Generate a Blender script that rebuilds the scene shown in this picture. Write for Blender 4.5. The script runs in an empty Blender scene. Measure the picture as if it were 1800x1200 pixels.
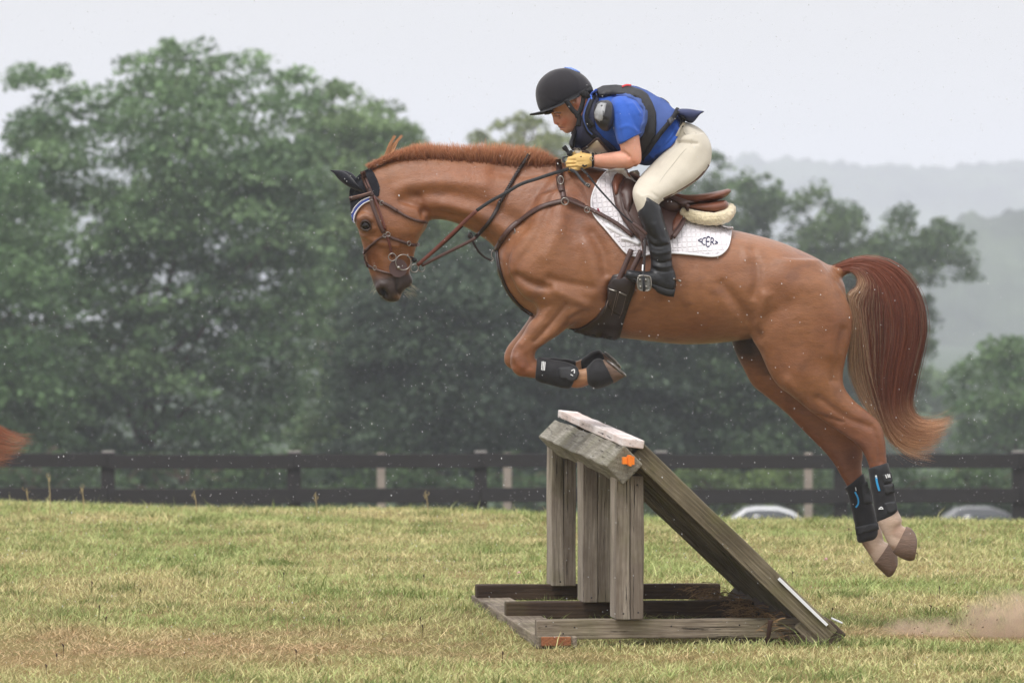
import bpy, bmesh, math, random
import numpy as np
from mathutils import Vector, Matrix, noise as mnoise
from mathutils.bvhtree import BVHTree
from mathutils.geometry import delaunay_2d_cdt
R = math.radians
random.seed(7); np.random.seed(7)
SC = bpy.context.scene
COL = SC.collection
PARTS = 'all'

# ------------------------------------------------------------------ camera
CAM = Vector((0.0, -27.0, 1.65))
PITCH = math.atan(120 / 10000.0)
cam_data = bpy.data.cameras.new('camera')
cam = bpy.data.objects.new('camera', cam_data)
COL.objects.link(cam)
cam.location = CAM
cam.rotation_euler = (R(90) - PITCH, 0, 0)
cam_data.sensor_width = 36.0
cam_data.lens = 200.0
cam_data.clip_start = 0.5
cam_data.clip_end = 12000
cam_data.dof.use_dof = True
cam_data.dof.focus_distance = 26.9
cam_data.dof.aperture_fstop = 6.3
SC.camera = cam
FW = Vector((0, math.cos(PITCH), -math.sin(PITCH)))
UP = Vector((0, math.sin(PITCH), math.cos(PITCH)))

def ray(px, py):
    return FW + Vector((1, 0, 0)) * ((px - 900) / 10000.0) + UP * ((600 - py) / 10000.0)

def P(px, py, y=0.0):
    """world point on the plane of depth y for a position measured on the 1800 x 1200 photograph"""
    d = ray(px, py)
    return CAM + d * ((y - CAM.y) / d.y)

def to_px(co):
    """(n,3) world -> (n,2) photograph coordinates"""
    c = np.asarray(co) - np.array(CAM)
    f = c @ np.array(FW); u = c @ np.array(UP)
    return np.stack([900 + 10000 * c[:, 0] / f, 600 - 10000 * u / f], 1)

# ------------------------------------------------------------------ sky and light (overcast, light rain)
world = bpy.data.worlds.new('World'); SC.world = world
world.use_nodes = True
nt = world.node_tree; nt.nodes.clear()
wo = nt.nodes.new('ShaderNodeOutputWorld'); bg = nt.nodes.new('ShaderNodeBackground')
sky = nt.nodes.new('ShaderNodeTexSky'); sky.sky_type = 'NISHITA'; sky.sun_disc = False
SUN_EL, SUN_AZ = R(62), R(215)
sky.sun_elevation = SUN_EL; sky.sun_rotation = SUN_AZ; sky.dust_density = 6; sky.air_density = 1.2
hsv = nt.nodes.new('ShaderNodeHueSaturation'); hsv.inputs['Saturation'].default_value = 0.06
nt.links.new(sky.outputs[0], hsv.inputs['Color'])
# overcast cloud deck: brighter towards the zenith
geo = nt.nodes.new('ShaderNodeNewGeometry'); sep = nt.nodes.new('ShaderNodeSeparateXYZ')
tc = nt.nodes.new('ShaderNodeTexCoord')
nt.links.new(tc.outputs['Generated'], sep.inputs[0])
ramp = nt.nodes.new('ShaderNodeMapRange'); ramp.inputs[1].default_value = -0.02; ramp.inputs[2].default_value = 1.0
ramp.inputs[3].default_value = 0.97; ramp.inputs[4].default_value = 1.9
nt.links.new(sep.outputs['Z'], ramp.inputs[0])
cn = nt.nodes.new('ShaderNodeTexNoise'); cn.inputs['Scale'].default_value = 2.2; cn.inputs['Detail'].default_value = 4
nt.links.new(tc.outputs['Generated'], cn.inputs['Vector'])
cm = nt.nodes.new('ShaderNodeMapRange'); cm.inputs[3].default_value = 0.95; cm.inputs[4].default_value = 1.05
nt.links.new(cn.outputs['Fac'], cm.inputs[0])
mu = nt.nodes.new('ShaderNodeMath'); mu.operation = 'MULTIPLY'
nt.links.new(ramp.outputs[0], mu.inputs[0]); nt.links.new(cm.outputs[0], mu.inputs[1])
vm = nt.nodes.new('ShaderNodeVectorMath'); vm.operation = 'SCALE'
vm.inputs[0].default_value = (10.0, 9.85, 10.05)
nt.links.new(mu.outputs[0], vm.inputs['Scale'])
mx = nt.nodes.new('ShaderNodeMixRGB'); mx.inputs[0].default_value = 0.9
nt.links.new(hsv.outputs[0], mx.inputs[1]); nt.links.new(vm.outputs[0], mx.inputs[2])
nt.links.new(mx.outputs[0], bg.inputs['Color']); bg.inputs['Strength'].default_value = 0.091
nt.links.new(bg.outputs[0], wo.inputs['Surface'])
sun_d = bpy.data.lights.new('sun', 'SUN'); sun_d.energy = 1.9; sun_d.angle = R(18); sun_d.color = (1, 0.965, 0.92)
sun = bpy.data.objects.new('sun', sun_d); COL.objects.link(sun)
sdir = Vector((-0.38, -0.62, 1.25)).normalized()
sun.rotation_euler = sdir.to_track_quat('Z', 'Y').to_euler(); sun.location = (0, -10, 12)
sky.sun_elevation = math.asin(sdir.z); sky.sun_rotation = math.atan2(sdir.x, sdir.y)
SC.view_settings.view_transform = 'Standard'; SC.view_settings.look = 'None'
SC.view_settings.exposure = 0.12; SC.view_settings.gamma = 1.0
SC.view_settings.use_curve_mapping = False
SC.cycles.use_denoising = True
SC.cycles.volume_bounces = 1
SC.cycles.max_bounces = 8; SC.cycles.transparent_max_bounces = 12
SC.cycles.use_adaptive_sampling = True

# ------------------------------------------------------------------ material helpers
def lin(r, g, b):
    f = lambda c: (c / 255 / 12.92) if c / 255 <= 0.04045 else ((c / 255 + 0.055) / 1.055) ** 2.4
    return (f(r), f(g), f(b), 1)

def mat(name, col, rough=0.6, var=0.12, scale=30.0, bump=0.0, bscale=None, metal=0.0, attr=None, spec=0.5,
        sheen=0.0, stretch=(1, 1, 1), col2=None, sss=0.0, trans=0.0, coat=0.0, detail=6, kind='noise', rot=(0, 0, 0)):
    m = bpy.data.materials.new(name); m.use_nodes = True
    t = m.node_tree; N = t.nodes; L = t.links
    b = N['Principled BSDF']
    b.inputs['Roughness'].default_value = rough; b.inputs['Metallic'].default_value = metal
    b.inputs['Specular IOR Level'].default_value = spec
    if sheen: b.inputs['Sheen Weight'].default_value = sheen; b.inputs['Sheen Roughness'].default_value = 0.5
    if coat: b.inputs['Coat Weight'].default_value = coat
    if sss:
        b.inputs['Subsurface Weight'].default_value = sss; b.inputs['Subsurface Radius'].default_value = (0.012, 0.005, 0.003)
        b.inputs['Subsurface Scale'].default_value = 0.6
    tcn = N.new('ShaderNodeTexCoord'); mp = N.new('ShaderNodeMapping'); mp.inputs['Scale'].default_value = stretch
    mp.inputs['Rotation'].default_value = rot
    L.new(tcn.outputs['Object'], mp.inputs[0])
    n1 = N.new('ShaderNodeTexNoise'); n1.inputs['Scale'].default_value = scale; n1.inputs['Detail'].default_value = detail
    n1.inputs['Roughness'].default_value = 0.65
    L.new(mp.outputs[0], n1.inputs['Vector'])
    mr = N.new('ShaderNodeMapRange'); mr.inputs[1].default_value = 0.28; mr.inputs[2].default_value = 0.72
    L.new(n1.outputs['Fac'], mr.inputs[0])
    src = None
    if attr:
        a = N.new('ShaderNodeAttribute'); a.attribute_name = attr; src = a.outputs['Color']
    if col2 is not None and not attr:
        mc = N.new('ShaderNodeMixRGB'); mc.inputs[1].default_value = col; mc.inputs[2].default_value = col2
        L.new(mr.outputs[0], mc.inputs[0]); src = mc.outputs[0]
    mrr = N.new('ShaderNodeMapRange'); mrr.inputs[3].default_value = 1 - var; mrr.inputs[4].default_value = 1 + var
    L.new(n1.outputs['Fac'], mrr.inputs[0]); mrr.inputs[1].default_value = 0.25; mrr.inputs[2].default_value = 0.75
    sc = N.new('ShaderNodeVectorMath'); sc.operation = 'SCALE'
    if src is None: sc.inputs[0].default_value = col[:3]
    else: L.new(src, sc.inputs[0])
    L.new(mrr.outputs[0], sc.inputs['Scale'])
    L.new(sc.outputs[0], b.inputs['Base Color'])
    if bump:
        n2 = N.new('ShaderNodeTexNoise'); n2.inputs['Scale'].default_value = bscale or scale * 3; n2.inputs['Detail'].default_value = 5
        L.new(mp.outputs[0], n2.inputs['Vector'])
        bp = N.new('ShaderNodeBump'); bp.inputs['Strength'].default_value = 1.0; bp.inputs['Distance'].default_value = bump
        L.new(n2.outputs['Fac'], bp.inputs['Height']); L.new(bp.outputs[0], b.inputs['Normal'])
    if trans:
        tr = N.new('ShaderNodeBsdfTranslucent'); L.new(sc.outputs[0], tr.inputs['Color'])
        ms = N.new('ShaderNodeMixShader'); ms.inputs[0].default_value = trans
        L.new(b.outputs[0], ms.inputs[1]); L.new(tr.outputs[0], ms.inputs[2])
        L.new(ms.outputs[0], N['Material Output'].inputs['Surface'])
    return m

# ------------------------------------------------------------------ object helpers
def tag(o, label=None, cat=None, group=None, kind=None):
    if label: o['label'] = label
    if cat: o['category'] = cat
    if group: o['group'] = group
    if kind: o['kind'] = kind
    return o

def empty(name, loc, label, cat, group=None):
    o = bpy.data.objects.new(name, None); COL.objects.link(o); o.location = loc; o.empty_display_size = 0.1
    return tag(o, label, cat, group)

def mk(name, verts, faces, m, parent=None, smooth=True, colors=None):
    """one mesh object from plain lists given in world coordinates"""
    me = bpy.data.meshes.new(name)
    me.from_pydata([tuple(v) for v in verts], [], faces)
    me.update()
    return link(name, me, m, parent, smooth, colors)

def link(name, me, m, parent=None, smooth=True, colors=None):
    if m: me.materials.append(m)
    if smooth: me.polygons.foreach_set('use_smooth', np.ones(len(me.polygons), bool))
    if colors is not None:
        a = me.color_attributes.new('col', 'FLOAT_COLOR', 'POINT')
        c = np.ones((len(me.vertices), 4), np.float32); c[:, :3] = np.asarray(colors)[:, :3]
        a.data.foreach_set('color', c.ravel())
    o = bpy.data.objects.new(name, me); COL.objects.link(o)
    if parent is not None:
        o.parent = parent
        # vertices are world coordinates: shift into the parent's frame
        off = world_of(parent)
        me.transform(Matrix.Translation(-off))
    return o

def world_of(o):
    v = Vector((0, 0, 0))
    while o is not None:
        v = v + o.location; o = o.parent
    return v

def fast_mesh(name, V, F, m, parent=None, smooth=False, colors=None):
    """V (n,3) array, F (k,q) array of equal-sized faces"""
    me = bpy.data.meshes.new(name)
    V = np.asarray(V, np.float32); F = np.asarray(F, np.int32)
    me.vertices.add(len(V)); me.vertices.foreach_set('co', V.ravel())
    k, q = F.shape
    me.loops.add(k * q); me.loops.foreach_set('vertex_index', F.ravel())
    me.polygons.add(k); me.polygons.foreach_set('loop_start', np.arange(0, k * q, q, dtype=np.int32))
    me.polygons.foreach_set('loop_total', np.full(k, q, np.int32))
    me.update(calc_edges=True); me.validate()
    return link(name, me, m, parent, smooth, colors)

def cr(pts, n):
    """Catmull-Rom resample of rows, n steps per span"""
    p = np.asarray(pts, float)
    if len(p) < 3 or n <= 1: 
        if n <= 1: return p
        return np.array([p[0] + (p[1] - p[0]) * t for t in np.linspace(0, 1, n + 1)])
    q = np.vstack([2 * p[0] - p[1], p, 2 * p[-1] - p[-2]])
    out = []
    for i in range(len(p) - 1):
        a, b, c, d = q[i:i + 4]
        for k in range(n):
            t = k / n
            out.append(0.5 * ((2 * b) + (-a + c) * t + (2 * a - 5 * b + 4 * c - d) * t * t + (-a + 3 * b - 3 * c + d) * t ** 3))
    out.append(p[-1])
    return np.array(out)

class Soup:
    """collects closed shapes that are then merged into one continuous surface"""
    def __init__(s): s.v = []; s.f = []
    def add(s, V, F):
        o = len(s.v); s.v += [tuple(v) for v in V]; s.f += [tuple(i + o for i in f) for f in F]
    def loft(s, secs, n=5, seg=28, p=2.0, mirror=False):
        """secs rows: x1,y1,x2,y2 (photo positions of the two outline points), half width, y offset, [skew]"""
        rows = [list(r) + [0.0] * (7 - len(r)) for r in secs]
        A = cr(rows, n)
        V = []; F = []
        for r in A:
            a = P(r[0], r[1], r[5]); b = P(r[2], r[3], r[5]); c = (a + b) / 2; h = (a - b) / 2
            for k in range(seg):
                t = 2 * math.pi * k / seg
                ct, st = math.cos(t), math.sin(t)
                e = 2.0 / p
                cc = math.copysign(abs(ct) ** e, ct); ss = math.copysign(abs(st) ** e, st)
                w = max(r[4], .001) * (1 - r[6] * ct)
                V.append(c + h * cc + Vector((0, 1, 0)) * (w * ss))
        m = len(A)
        for i in range(m - 1):
            for k in range(seg):
                k2 = (k + 1) % seg
                F.append((i * seg + k, i * seg + k2, (i + 1) * seg + k2, (i + 1) * seg + k))
        F.append(tuple(range(seg))[::-1]); F.append(tuple((m - 1) * seg + k for k in range(seg)))
        s.add(V, F)
        if mirror:
            s.add([Vector((v.x, -v.y, v.z)) for v in V], [f[::-1] for f in F])
        return s
    def ball(s, px, py, y, rx, rz, ry, rot=0.0, mirror=False, seg=20):
        c = P(px, py, y); V = []; F = []
        cs, sn = math.cos(R(rot)), math.sin(R(rot)); k0 = 0.0027
        for i in range(seg // 2 + 1):
            th = math.pi * i / (seg // 2)
            for k in range(seg):
                ph = 2 * math.pi * k / seg
                a = math.sin(th) * math.cos(ph) * rx * k0; b = math.cos(th) * rz * k0; d = math.sin(th) * math.sin(ph) * ry
                V.append(c + Vector((a * cs - b * sn, d, a * sn + b * cs)))
        for i in range(seg // 2):
            for k in range(seg):
                k2 = (k + 1) % seg
                F.append((i * seg + k, (i + 1) * seg + k, (i + 1) * seg + k2, i * seg + k2))
        s.add(V, F)
        if mirror: s.add([Vector((v.x, -v.y, v.z)) for v in V], [f[::-1] for f in F])
        return s
    def tube(s, pts, rad, n=5, seg=12, mirror=False, flat=1.0):
        """pts rows: px,py,y ; rad metres (single or list)"""
        rr = [rad] * len(pts) if not hasattr(rad, '__len__') else list(rad)
        A = cr([[*P(*p), r] for p, r in zip(pts, rr)], n)
        V, F = tube_geo(A, seg, flat); s.add(V, F)
        if mirror: s.add([Vector((v[0], -v[1], v[2])) for v in V], [f[::-1] for f in F])
        return s

def tube_geo(A, seg=12, flat=1.0):
    A = np.asarray(A, float); V = []; F = []; m = len(A)
    pts = A[:, :3]; t = np.gradient(pts, axis=0); t /= (np.linalg.norm(t, axis=1)[:, None] + 1e-9)
    ref = np.array([0, 1.0, 0]) if abs(t[0][1]) < 0.8 else np.array([0, 0, 1.0])
    u = ref - t[0] * (ref @ t[0]); u /= np.linalg.norm(u)
    for i in range(m):
        u = u - t[i] * (u @ t[i]); u /= (np.linalg.norm(u) + 1e-9); w = np.cross(t[i], u)
        for k in range(seg):
            a = 2 * math.pi * k / seg
            V.append(Vector(pts[i] + (u * math.cos(a) * flat + w * math.sin(a)) * A[i, 3]))
    for i in range(m - 1):
        for k in range(seg):
            k2 = (k + 1) % seg
            F.append((i * seg + k, i * seg + k2, (i + 1) * seg + k2, (i + 1) * seg + k))
    F.append(tuple(range(seg))[::-1]); F.append(tuple((m - 1) * seg + k for k in range(seg)))
    return V, F

def smooth_np(V, E, it, fac=0.5):
    n = len(V); cnt = np.bincount(E.ravel(), minlength=n).astype(float)[:, None]
    def lap(V):
        S = np.zeros_like(V)
        for a in range(3):
            S[:, a] = np.bincount(E[:, 0], V[E[:, 1], a], n) + np.bincount(E[:, 1], V[E[:, 0], a], n)
        return S / np.maximum(cnt, 1) - V
    for _ in range(it): V = V + fac * lap(V)
    return V

def remesh(soup, vox, it=8):
    """merge the shapes of a soup into one skin; returns a mesh"""
    me = bpy.data.meshes.new('tmp'); me.from_pydata(soup.v, [], soup.f); me.update()
    bm = bmesh.new(); bm.from_mesh(me); bmesh.ops.recalc_face_normals(bm, faces=bm.faces); bm.to_mesh(me); bm.free()
    o = bpy.data.objects.new('tmp', me); COL.objects.link(o)
    md = o.modifiers.new('r', 'REMESH'); md.mode = 'VOXEL'; md.voxel_size = vox; md.adaptivity = 0
    dg = bpy.context.evaluated_depsgraph_get(); dg.update()
    out = bpy.data.meshes.new_from_object(o.evaluated_get(dg))
    bpy.data.objects.remove(o)
    n = len(out.vertices); V = np.empty(n * 3); out.vertices.foreach_get('co', V); V = V.reshape(-1, 3)
    E = np.empty(len(out.edges) * 2, np.int32); out.edges.foreach_get('vertices', E); E = E.reshape(-1, 2)
    V = smooth_np(V, E, it)
    out.vertices.foreach_set('co', V.ravel()); out.update()
    return out

def coords(me):
    V = np.empty(len(me.vertices) * 3); me.vertices.foreach_get('co', V); return V.reshape(-1, 3)

def normals(me):
    N_ = np.empty(len(me.vertices) * 3, np.float32); me.vertex_normals.foreach_get('vector', N_); return N_.reshape(-1, 3).astype(float)

def seg_dist(XY, line):
    L_ = np.asarray(line, float)
    if len(L_) == 1: return np.linalg.norm(XY - L_[0], axis=1)
    d = np.full(len(XY), 1e9)
    for a, b in zip(L_[:-1], L_[1:]):
        ab = b - a; t = np.clip(((XY - a) @ ab) / max(ab @ ab, 1e-9), 0, 1)
        d = np.minimum(d, np.linalg.norm(XY - (a + t[:, None] * ab), axis=1))
    return d

def sculpt(me, strokes, both=True):
    """strokes: (line in photo positions, width in photo px, height in metres). raises or sinks the skin"""
    V = coords(me); me.update(); Nn = normals(me); XY = to_px(V)
    side = np.clip(np.abs(Nn[:, 1]) * 1.6 - 0.1, 0, 1)
    if not both: side = side * (Nn[:, 1] < 0)
    D = np.zeros(len(V))
    for line, w, h in strokes:
        D += h * np.exp(-(seg_dist(XY, cr(line, 4) if len(line) > 2 else line) / w) ** 2)
    V = V + Nn * (D * side)[:, None]
    me.vertices.foreach_set('co', V.ravel()); me.update()

def bvh_of(me):
    return BVHTree.FromPolygons([v.co.copy() for v in me.vertices], [tuple(p.vertices) for p in me.polygons])

def hit(bvh, px, py, ydef=0.0):
    d = ray(px, py).normalized()
    h = bvh.ray_cast(CAM, d)
    if h[0] is not None: return h[0], h[1]
    q = P(px, py, ydef)
    n = bvh.find_nearest(q)
    nn = (q - n[0])
    return q, Vector((0, -1, 0))

def drape(name, poly, bvh, off, thick, m, parent=None, res=5.0, mirror=False, ydef=-0.2, colors=None, soft=2, puff=0.0, ret=False):
    """a sheet whose outline is poly (photo positions) laid on the surface behind it, with real thickness"""
    poly = [Vector(p) for p in poly]
    dense = []
    for i, a in enumerate(poly):
        b = poly[(i + 1) % len(poly)]; k = max(1, int((b - a).length / res))
        dense += [a + (b - a) * (j / k) for j in range(k)]
    n = len(dense)
    xs = [p.x for p in dense]; ys = [p.y for p in dense]
    pts = list(dense)
    A = np.array([(p.x, p.y) for p in dense]); closed = np.vstack([A, A[:1]])
    gx = np.arange(min(xs) + res / 2, max(xs), res); gy = np.arange(min(ys) + res / 2, max(ys), res)
    G = np.array([(x, y) for x in gx for y in gy])
    if len(G):
        d = seg_dist(G, closed)
        ins = np.zeros(len(G), bool)
        for i in range(n):
            x1, y1 = A[i]; x2, y2 = A[(i + 1) % n]
            c = ((y1 > G[:, 1]) != (y2 > G[:, 1])) & (G[:, 0] < (x2 - x1) * (G[:, 1] - y1) / (y2 - y1 + 1e-12) + x1)
            ins ^= c
        for g, dd, ii in zip(G, d, ins):
            if ii and dd > res * 0.45: pts.append(Vector(g))
    vs, es, fs, *_ = delaunay_2d_cdt([Vector((p.x, p.y)) for p in pts], [], [list(range(n))], 1, 1e-4)
    H = [hit(bvh, v.x, v.y, ydef) for v in vs]
    C = np.array([tuple(h[0]) for h in H]); Nn = np.array([tuple(h[1]) for h in H])
    E = np.array([(a, b) for f in fs for a, b in zip(f, f[1:] + f[:1])] or [(0, 0)])
    XY = np.array([(v.x, v.y) for v in vs])
    if soft:
        Ns = smooth_np(Nn, E, 4); Nn = Ns / (np.linalg.norm(Ns, axis=1)[:, None] + 1e-9)
        Ys = smooth_np(C[:, 1:2].repeat(3, 1), E, soft)[:, 0]; C[:, 1] = Ys
    edge = seg_dist(XY, closed)
    lift = off + thick * np.ones(len(C)) + puff * np.clip(edge / (res * 3), 0, 1) ** 0.5
    top = C + Nn * lift[:, None]; bot = C + Nn * (off - 0.004)
    m_ = len(C)
    V = np.vstack([top, bot])
    F = []
    # keep faces turned towards outside
    for f in fs:
        F.append(tuple(f)); F.append(tuple(i + m_ for i in f[::-1]))
    cnt = {}
    for f in fs:
        for a, b in zip(f, f[1:] + f[:1]): cnt[(a, b)] = 1
    for (a, b) in list(cnt):
        if (b, a) not in cnt: F.append((a, a + m_, b + m_, b))
    V = [Vector(v) for v in V]
    if ret: return V, F
    ob = mk(name, V, F, m, parent, True, colors)
    fix_normals(ob)
    if mirror: mirrored(name, V, F, m, parent)
    return ob

def mirrored(name, V, F, m, parent):
    return fix_normals(mk(name, [Vector((v[0], -v[1], v[2])) for v in V], [f[::-1] for f in F], m, parent))

def fix_normals(o):
    bm = bmesh.new(); bm.from_mesh(o.data); bmesh.ops.recalc_face_normals(bm, faces=bm.faces); bm.to_mesh(o.data); bm.free()
    return o

def bands(line, width, bvh, off, thick, ydef=-0.2, n=4, fixed_y=None, crossy=False):
    """geometry of a flat strap following line (photo positions, optional third value y) on a surface"""
    L_ = cr(line, n); V = []; F = []
    P2 = L_[:, :2]; T = np.gradient(P2, axis=0); T /= (np.linalg.norm(T, axis=1)[:, None] + 1e-9)
    Nn = np.stack([-T[:, 1], T[:, 0]], 1)
    rows = []
    for i, p in enumerate(P2):
        w = width if not hasattr(width, '__len__') else np.interp(i / (len(P2) - 1), np.linspace(0, 1, len(width)), width)
        row = []
        for s in (-0.5, 0, 0.5):
            q = p + Nn[i] * w * s
            if bvh is not None:
                c, nn = hit(bvh, q[0], q[1], ydef)
            else:
                c, nn = P(q[0], q[1], L_[i, 2]), Vector((0, -1, 0))
            row.append((np.array(c), np.array(nn)))
        rows.append(row)
    C = np.array([[r[0] for r in row] for row in rows]); M = np.array([[r[1] for r in row] for row in rows])
    for _ in range(3):
        M[1:-1] = (M[:-2] + M[1:-1] * 2 + M[2:]) / 4; C[1:-1, :, 1] = (C[:-2, :, 1] + C[1:-1, :, 1] * 2 + C[2:, :, 1]) / 4
    M /= (np.linalg.norm(M, axis=2)[:, :, None] + 1e-9)
    for i in range(len(C)):
        for j in range(3): V.append(Vector(C[i, j] + M[i, j] * (off + thick * (1.0 if j == 1 else 0.75))))
        for j in range(3): V.append(Vector(C[i, j] + M[i, j] * (off - 0.003)))
    for i in range(len(C) - 1):
        a, b = i * 6, (i + 1) * 6
        F += [(a, a + 1, b + 1, b), (a + 1, a + 2, b + 2, b + 1), (a + 4, a + 3, b + 3, b + 4), (a + 5, a + 4, b + 4, b + 5),
              (a + 3, a, b, b + 3), (a + 2, a + 5, b + 5, b + 2)]
    e = (len(C) - 1) * 6
    F += [(0, 3, 4, 1), (1, 4, 5, 2), (e + 1, e + 4, e + 3, e), (e + 2, e + 5, e + 4, e + 1)]
    return V, F

def strap(name, lines, width, bvh, off, thick, m, parent=None, ydef=-0.2, mirror=False):
    """one or more bands joined in one mesh"""
    V, F = [], []
    if not isinstance(lines[0][0], (list, tuple)): lines = [lines]
    for ln in lines:
        v, f = bands(ln, width, bvh, off, thick, ydef); o = len(V); V += v; F += [tuple(i + o for i in q) for q in f]
    if mirror: mirrored(name, V, F, m, parent)
    return fix_normals(mk(name, V, F, m, parent))

def tube_obj(name, pts, rad, m, parent=None, n=5, seg=10, flat=1.0):
    rr = [rad] * len(pts) if not hasattr(rad, '__len__') else list(rad)
    A = cr([[*P(*p), r] for p, r in zip(pts, rr)], n)
    V, F = tube_geo(A, seg, flat)
    return mk(name, V, F, m, parent)

def ring_geo(px, py, y, rpx, rad, tilt=0.0, squash=1.0, rot=0.0, seg=28):
    c = P(px, py, y); V = []; F = []; Rr = rpx * 0.0027; k = 8
    for i in range(seg):
        a = 2 * math.pi * i / seg
        e = Vector((math.cos(a), 0, math.sin(a) * squash)); e = Matrix.Rotation(R(rot), 3, 'Y') @ e
        e = Matrix.Rotation(R(tilt), 3, 'Z') @ e
        nrm = Matrix.Rotation(R(tilt), 3, 'Z') @ Vector((0, 1, 0))
        for j in range(k):
            b = 2 * math.pi * j / k
            V.append(c + e * (Rr + rad * math.cos(b)) + nrm * rad * math.sin(b))
    for i in range(seg):
        for j in range(k):
            i2, j2 = (i + 1) % seg, (j + 1) % k
            F.append((i * k + j, i * k + j2, i2 * k + j2, i2 * k + j))
    return V, F

def merge(*geos):
    V, F = [], []
    for v, f in geos:
        o = len(V); V += list(v); F += [tuple(i + o for i in q) for q in f]
    return V, F

def lofted(name, secs, m, parent=None, n=5, seg=28, p=2.0, mirror=False, colors=None):
    s = Soup().loft(secs, n, seg, p, mirror)
    return fix_normals(mk(name, s.v, s.f, m, parent, True, colors))

def box_geo(c, u, w, z, hu, hw, hz):
    """box centred at c with unit axes u,w,z and half sizes"""
    V = [c + u * (a * hu) + w * (b * hw) + z * (d * hz) for a in (-1, 1) for b in (-1, 1) for d in (-1, 1)]
    F = [(0, 1, 3, 2), (4, 6, 7, 5), (0, 4, 5, 1), (2, 3, 7, 6), (0, 2, 6, 4), (1, 5, 7, 3)]
    return V, F
# ================================================================== GROUND, HILLS
GZ = -0.05
def crest(x):
    """depth at which the field begins to fall away"""
    return 12.6 - 0.52 * x + 0.25 * math.sin(x * 1.7 + 1) + 0.12 * math.sin(x * 4.1)

def ground_z(x, y):
    """height of the land; y is the depth behind the horse"""
    c = 12.6 - 0.52 * max(-9, min(9, x))
    z = GZ + 0.018 * math.sin(x * .9 + 1) * math.cos(y * .35) + 0.012 * math.sin(x * 2.3 + y * 1.1)
    d = y - c
    if d > 0:
        z -= 0.5 * min(d, 3) ** 2 * 0.022 * 2
        if d > 3: z -= (min(d, 90) - 3) * 0.064
        if d > 90: z -= (min(d, 500) - 90) * 0.022
        if d > 500: z -= (min(d, 1000) - 500) * 0.004
    return z

def hill_b(x):   # nearer wooded ridge
    return -17 + 36 * (1 / (1 + math.exp(-(x - 70) / 22))) + 4 * math.sin(x * .03 + 1.5) + 1.6 * math.sin(x * .11)
def hill_a(x):
    return 59 + 2.2 * math.sin(x * .012 + 2) + 1.2 * math.sin(x * .05)

def grid_mesh(name, xs_fn, ys, zf, m, ncol):
    V = []; F = []
    for y in ys:
        for x in xs_fn(y): V.append((x, y, zf(x, y)))
    for j in range(len(ys) - 1):
        for i in range(ncol - 1):
            a = j * ncol + i; F.append((a, a + 1, a + 1 + ncol, a + ncol))
    return fast_mesh(name, V, F, m, None, True)

M_soil = mat('meadow_soil', lin(120, 114, 70), rough=0.95, var=0.3, scale=1.3, col2=lin(112, 94, 62), bump=.01, bscale=20, spec=.1)
ys = list(np.concatenate([np.linspace(-40, -6, 8), np.linspace(-5.5, 18, 70), np.linspace(18.8, 24, 4)]))
ys2 = list(np.concatenate([np.linspace(24, 120, 30), np.linspace(130, 900, 14)]))
fld = grid_mesh('field', lambda y: np.linspace(-12 - abs(y + 27) * .35, 12 + abs(y + 27) * .35, 61), ys, ground_z, M_soil, 61)
tag(fld, 'mown pasture of yellow green grass falling away behind the jump', 'field', kind='structure')

M_far = mat('far_meadow', lin(70, 84, 60), rough=1, var=.25, scale=.02, col2=lin(56, 72, 50), spec=.05)
fr = grid_mesh('lower_pasture', lambda y: np.linspace(-12 - abs(y + 27) * .6, 12 + abs(y + 27) * .6, 61), ys2, ground_z, M_far, 61)
tag(fr, 'dull green pasture sloping down past the paddock fence', 'pasture', kind='structure')
vg = grid_mesh('valley', lambda y: np.linspace(-1400, 1400, 80), list(np.linspace(880, 1500, 12)),
               lambda x, y: -16.2 - .8 * math.sin(x * .01), M_far, 80)
tag(vg, 'hazy valley floor beyond the trees', 'valley', kind='structure')

M_wood = mat('hill_woodland', lin(26, 36, 28), rough=1, var=.45, scale=.03, col2=lin(84, 98, 70), spec=.02)
def wooded_hill(name, y0, y1, prof, lump, seed, x0, x1, n, label):
    xs = np.linspace(x0, x1, n); rows = 26; V = []
    for j in range(rows):
        t = j / (rows - 1); y = y0 + (y1 - y0) * t
        for x in xs:
            top = prof(x)
            base = -18
            z = base + (top - base) * math.sin(min(t * 1.25, 1) * math.pi / 2)
            e = abs(mnoise.noise(Vector((x / lump, y / lump, seed)))) * lump * .55 + mnoise.noise(Vector((x / (lump * .35), y / lump * 2, seed + 3))) * lump * .22
            spike = max(0, mnoise.noise(Vector((x / (lump * 2.2), seed * 2.0, y / 90))) - .28) * lump * 1.5
            V.append((x, y, z + e + spike * (t > .3)))
    F = [(j * n + i, j * n + i + 1, (j + 1) * n + i + 1, (j + 1) * n + i) for j in range(rows - 1) for i in range(n - 1)]
    o = fast_mesh(name, V, F, M_wood, None, False)
    return tag(o, label, 'hill', kind='structure')
wooded_hill('hill', 1430, 1560, hill_b, 11, 1.0, -260, 1300, 1200, 'nearer wooded hillside fading into haze')
wooded_hill('hill', 2850, 3060, hill_a, 13, 5.0, -1500, 1600, 1500, 'far wooded ridge almost lost in haze')

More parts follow.
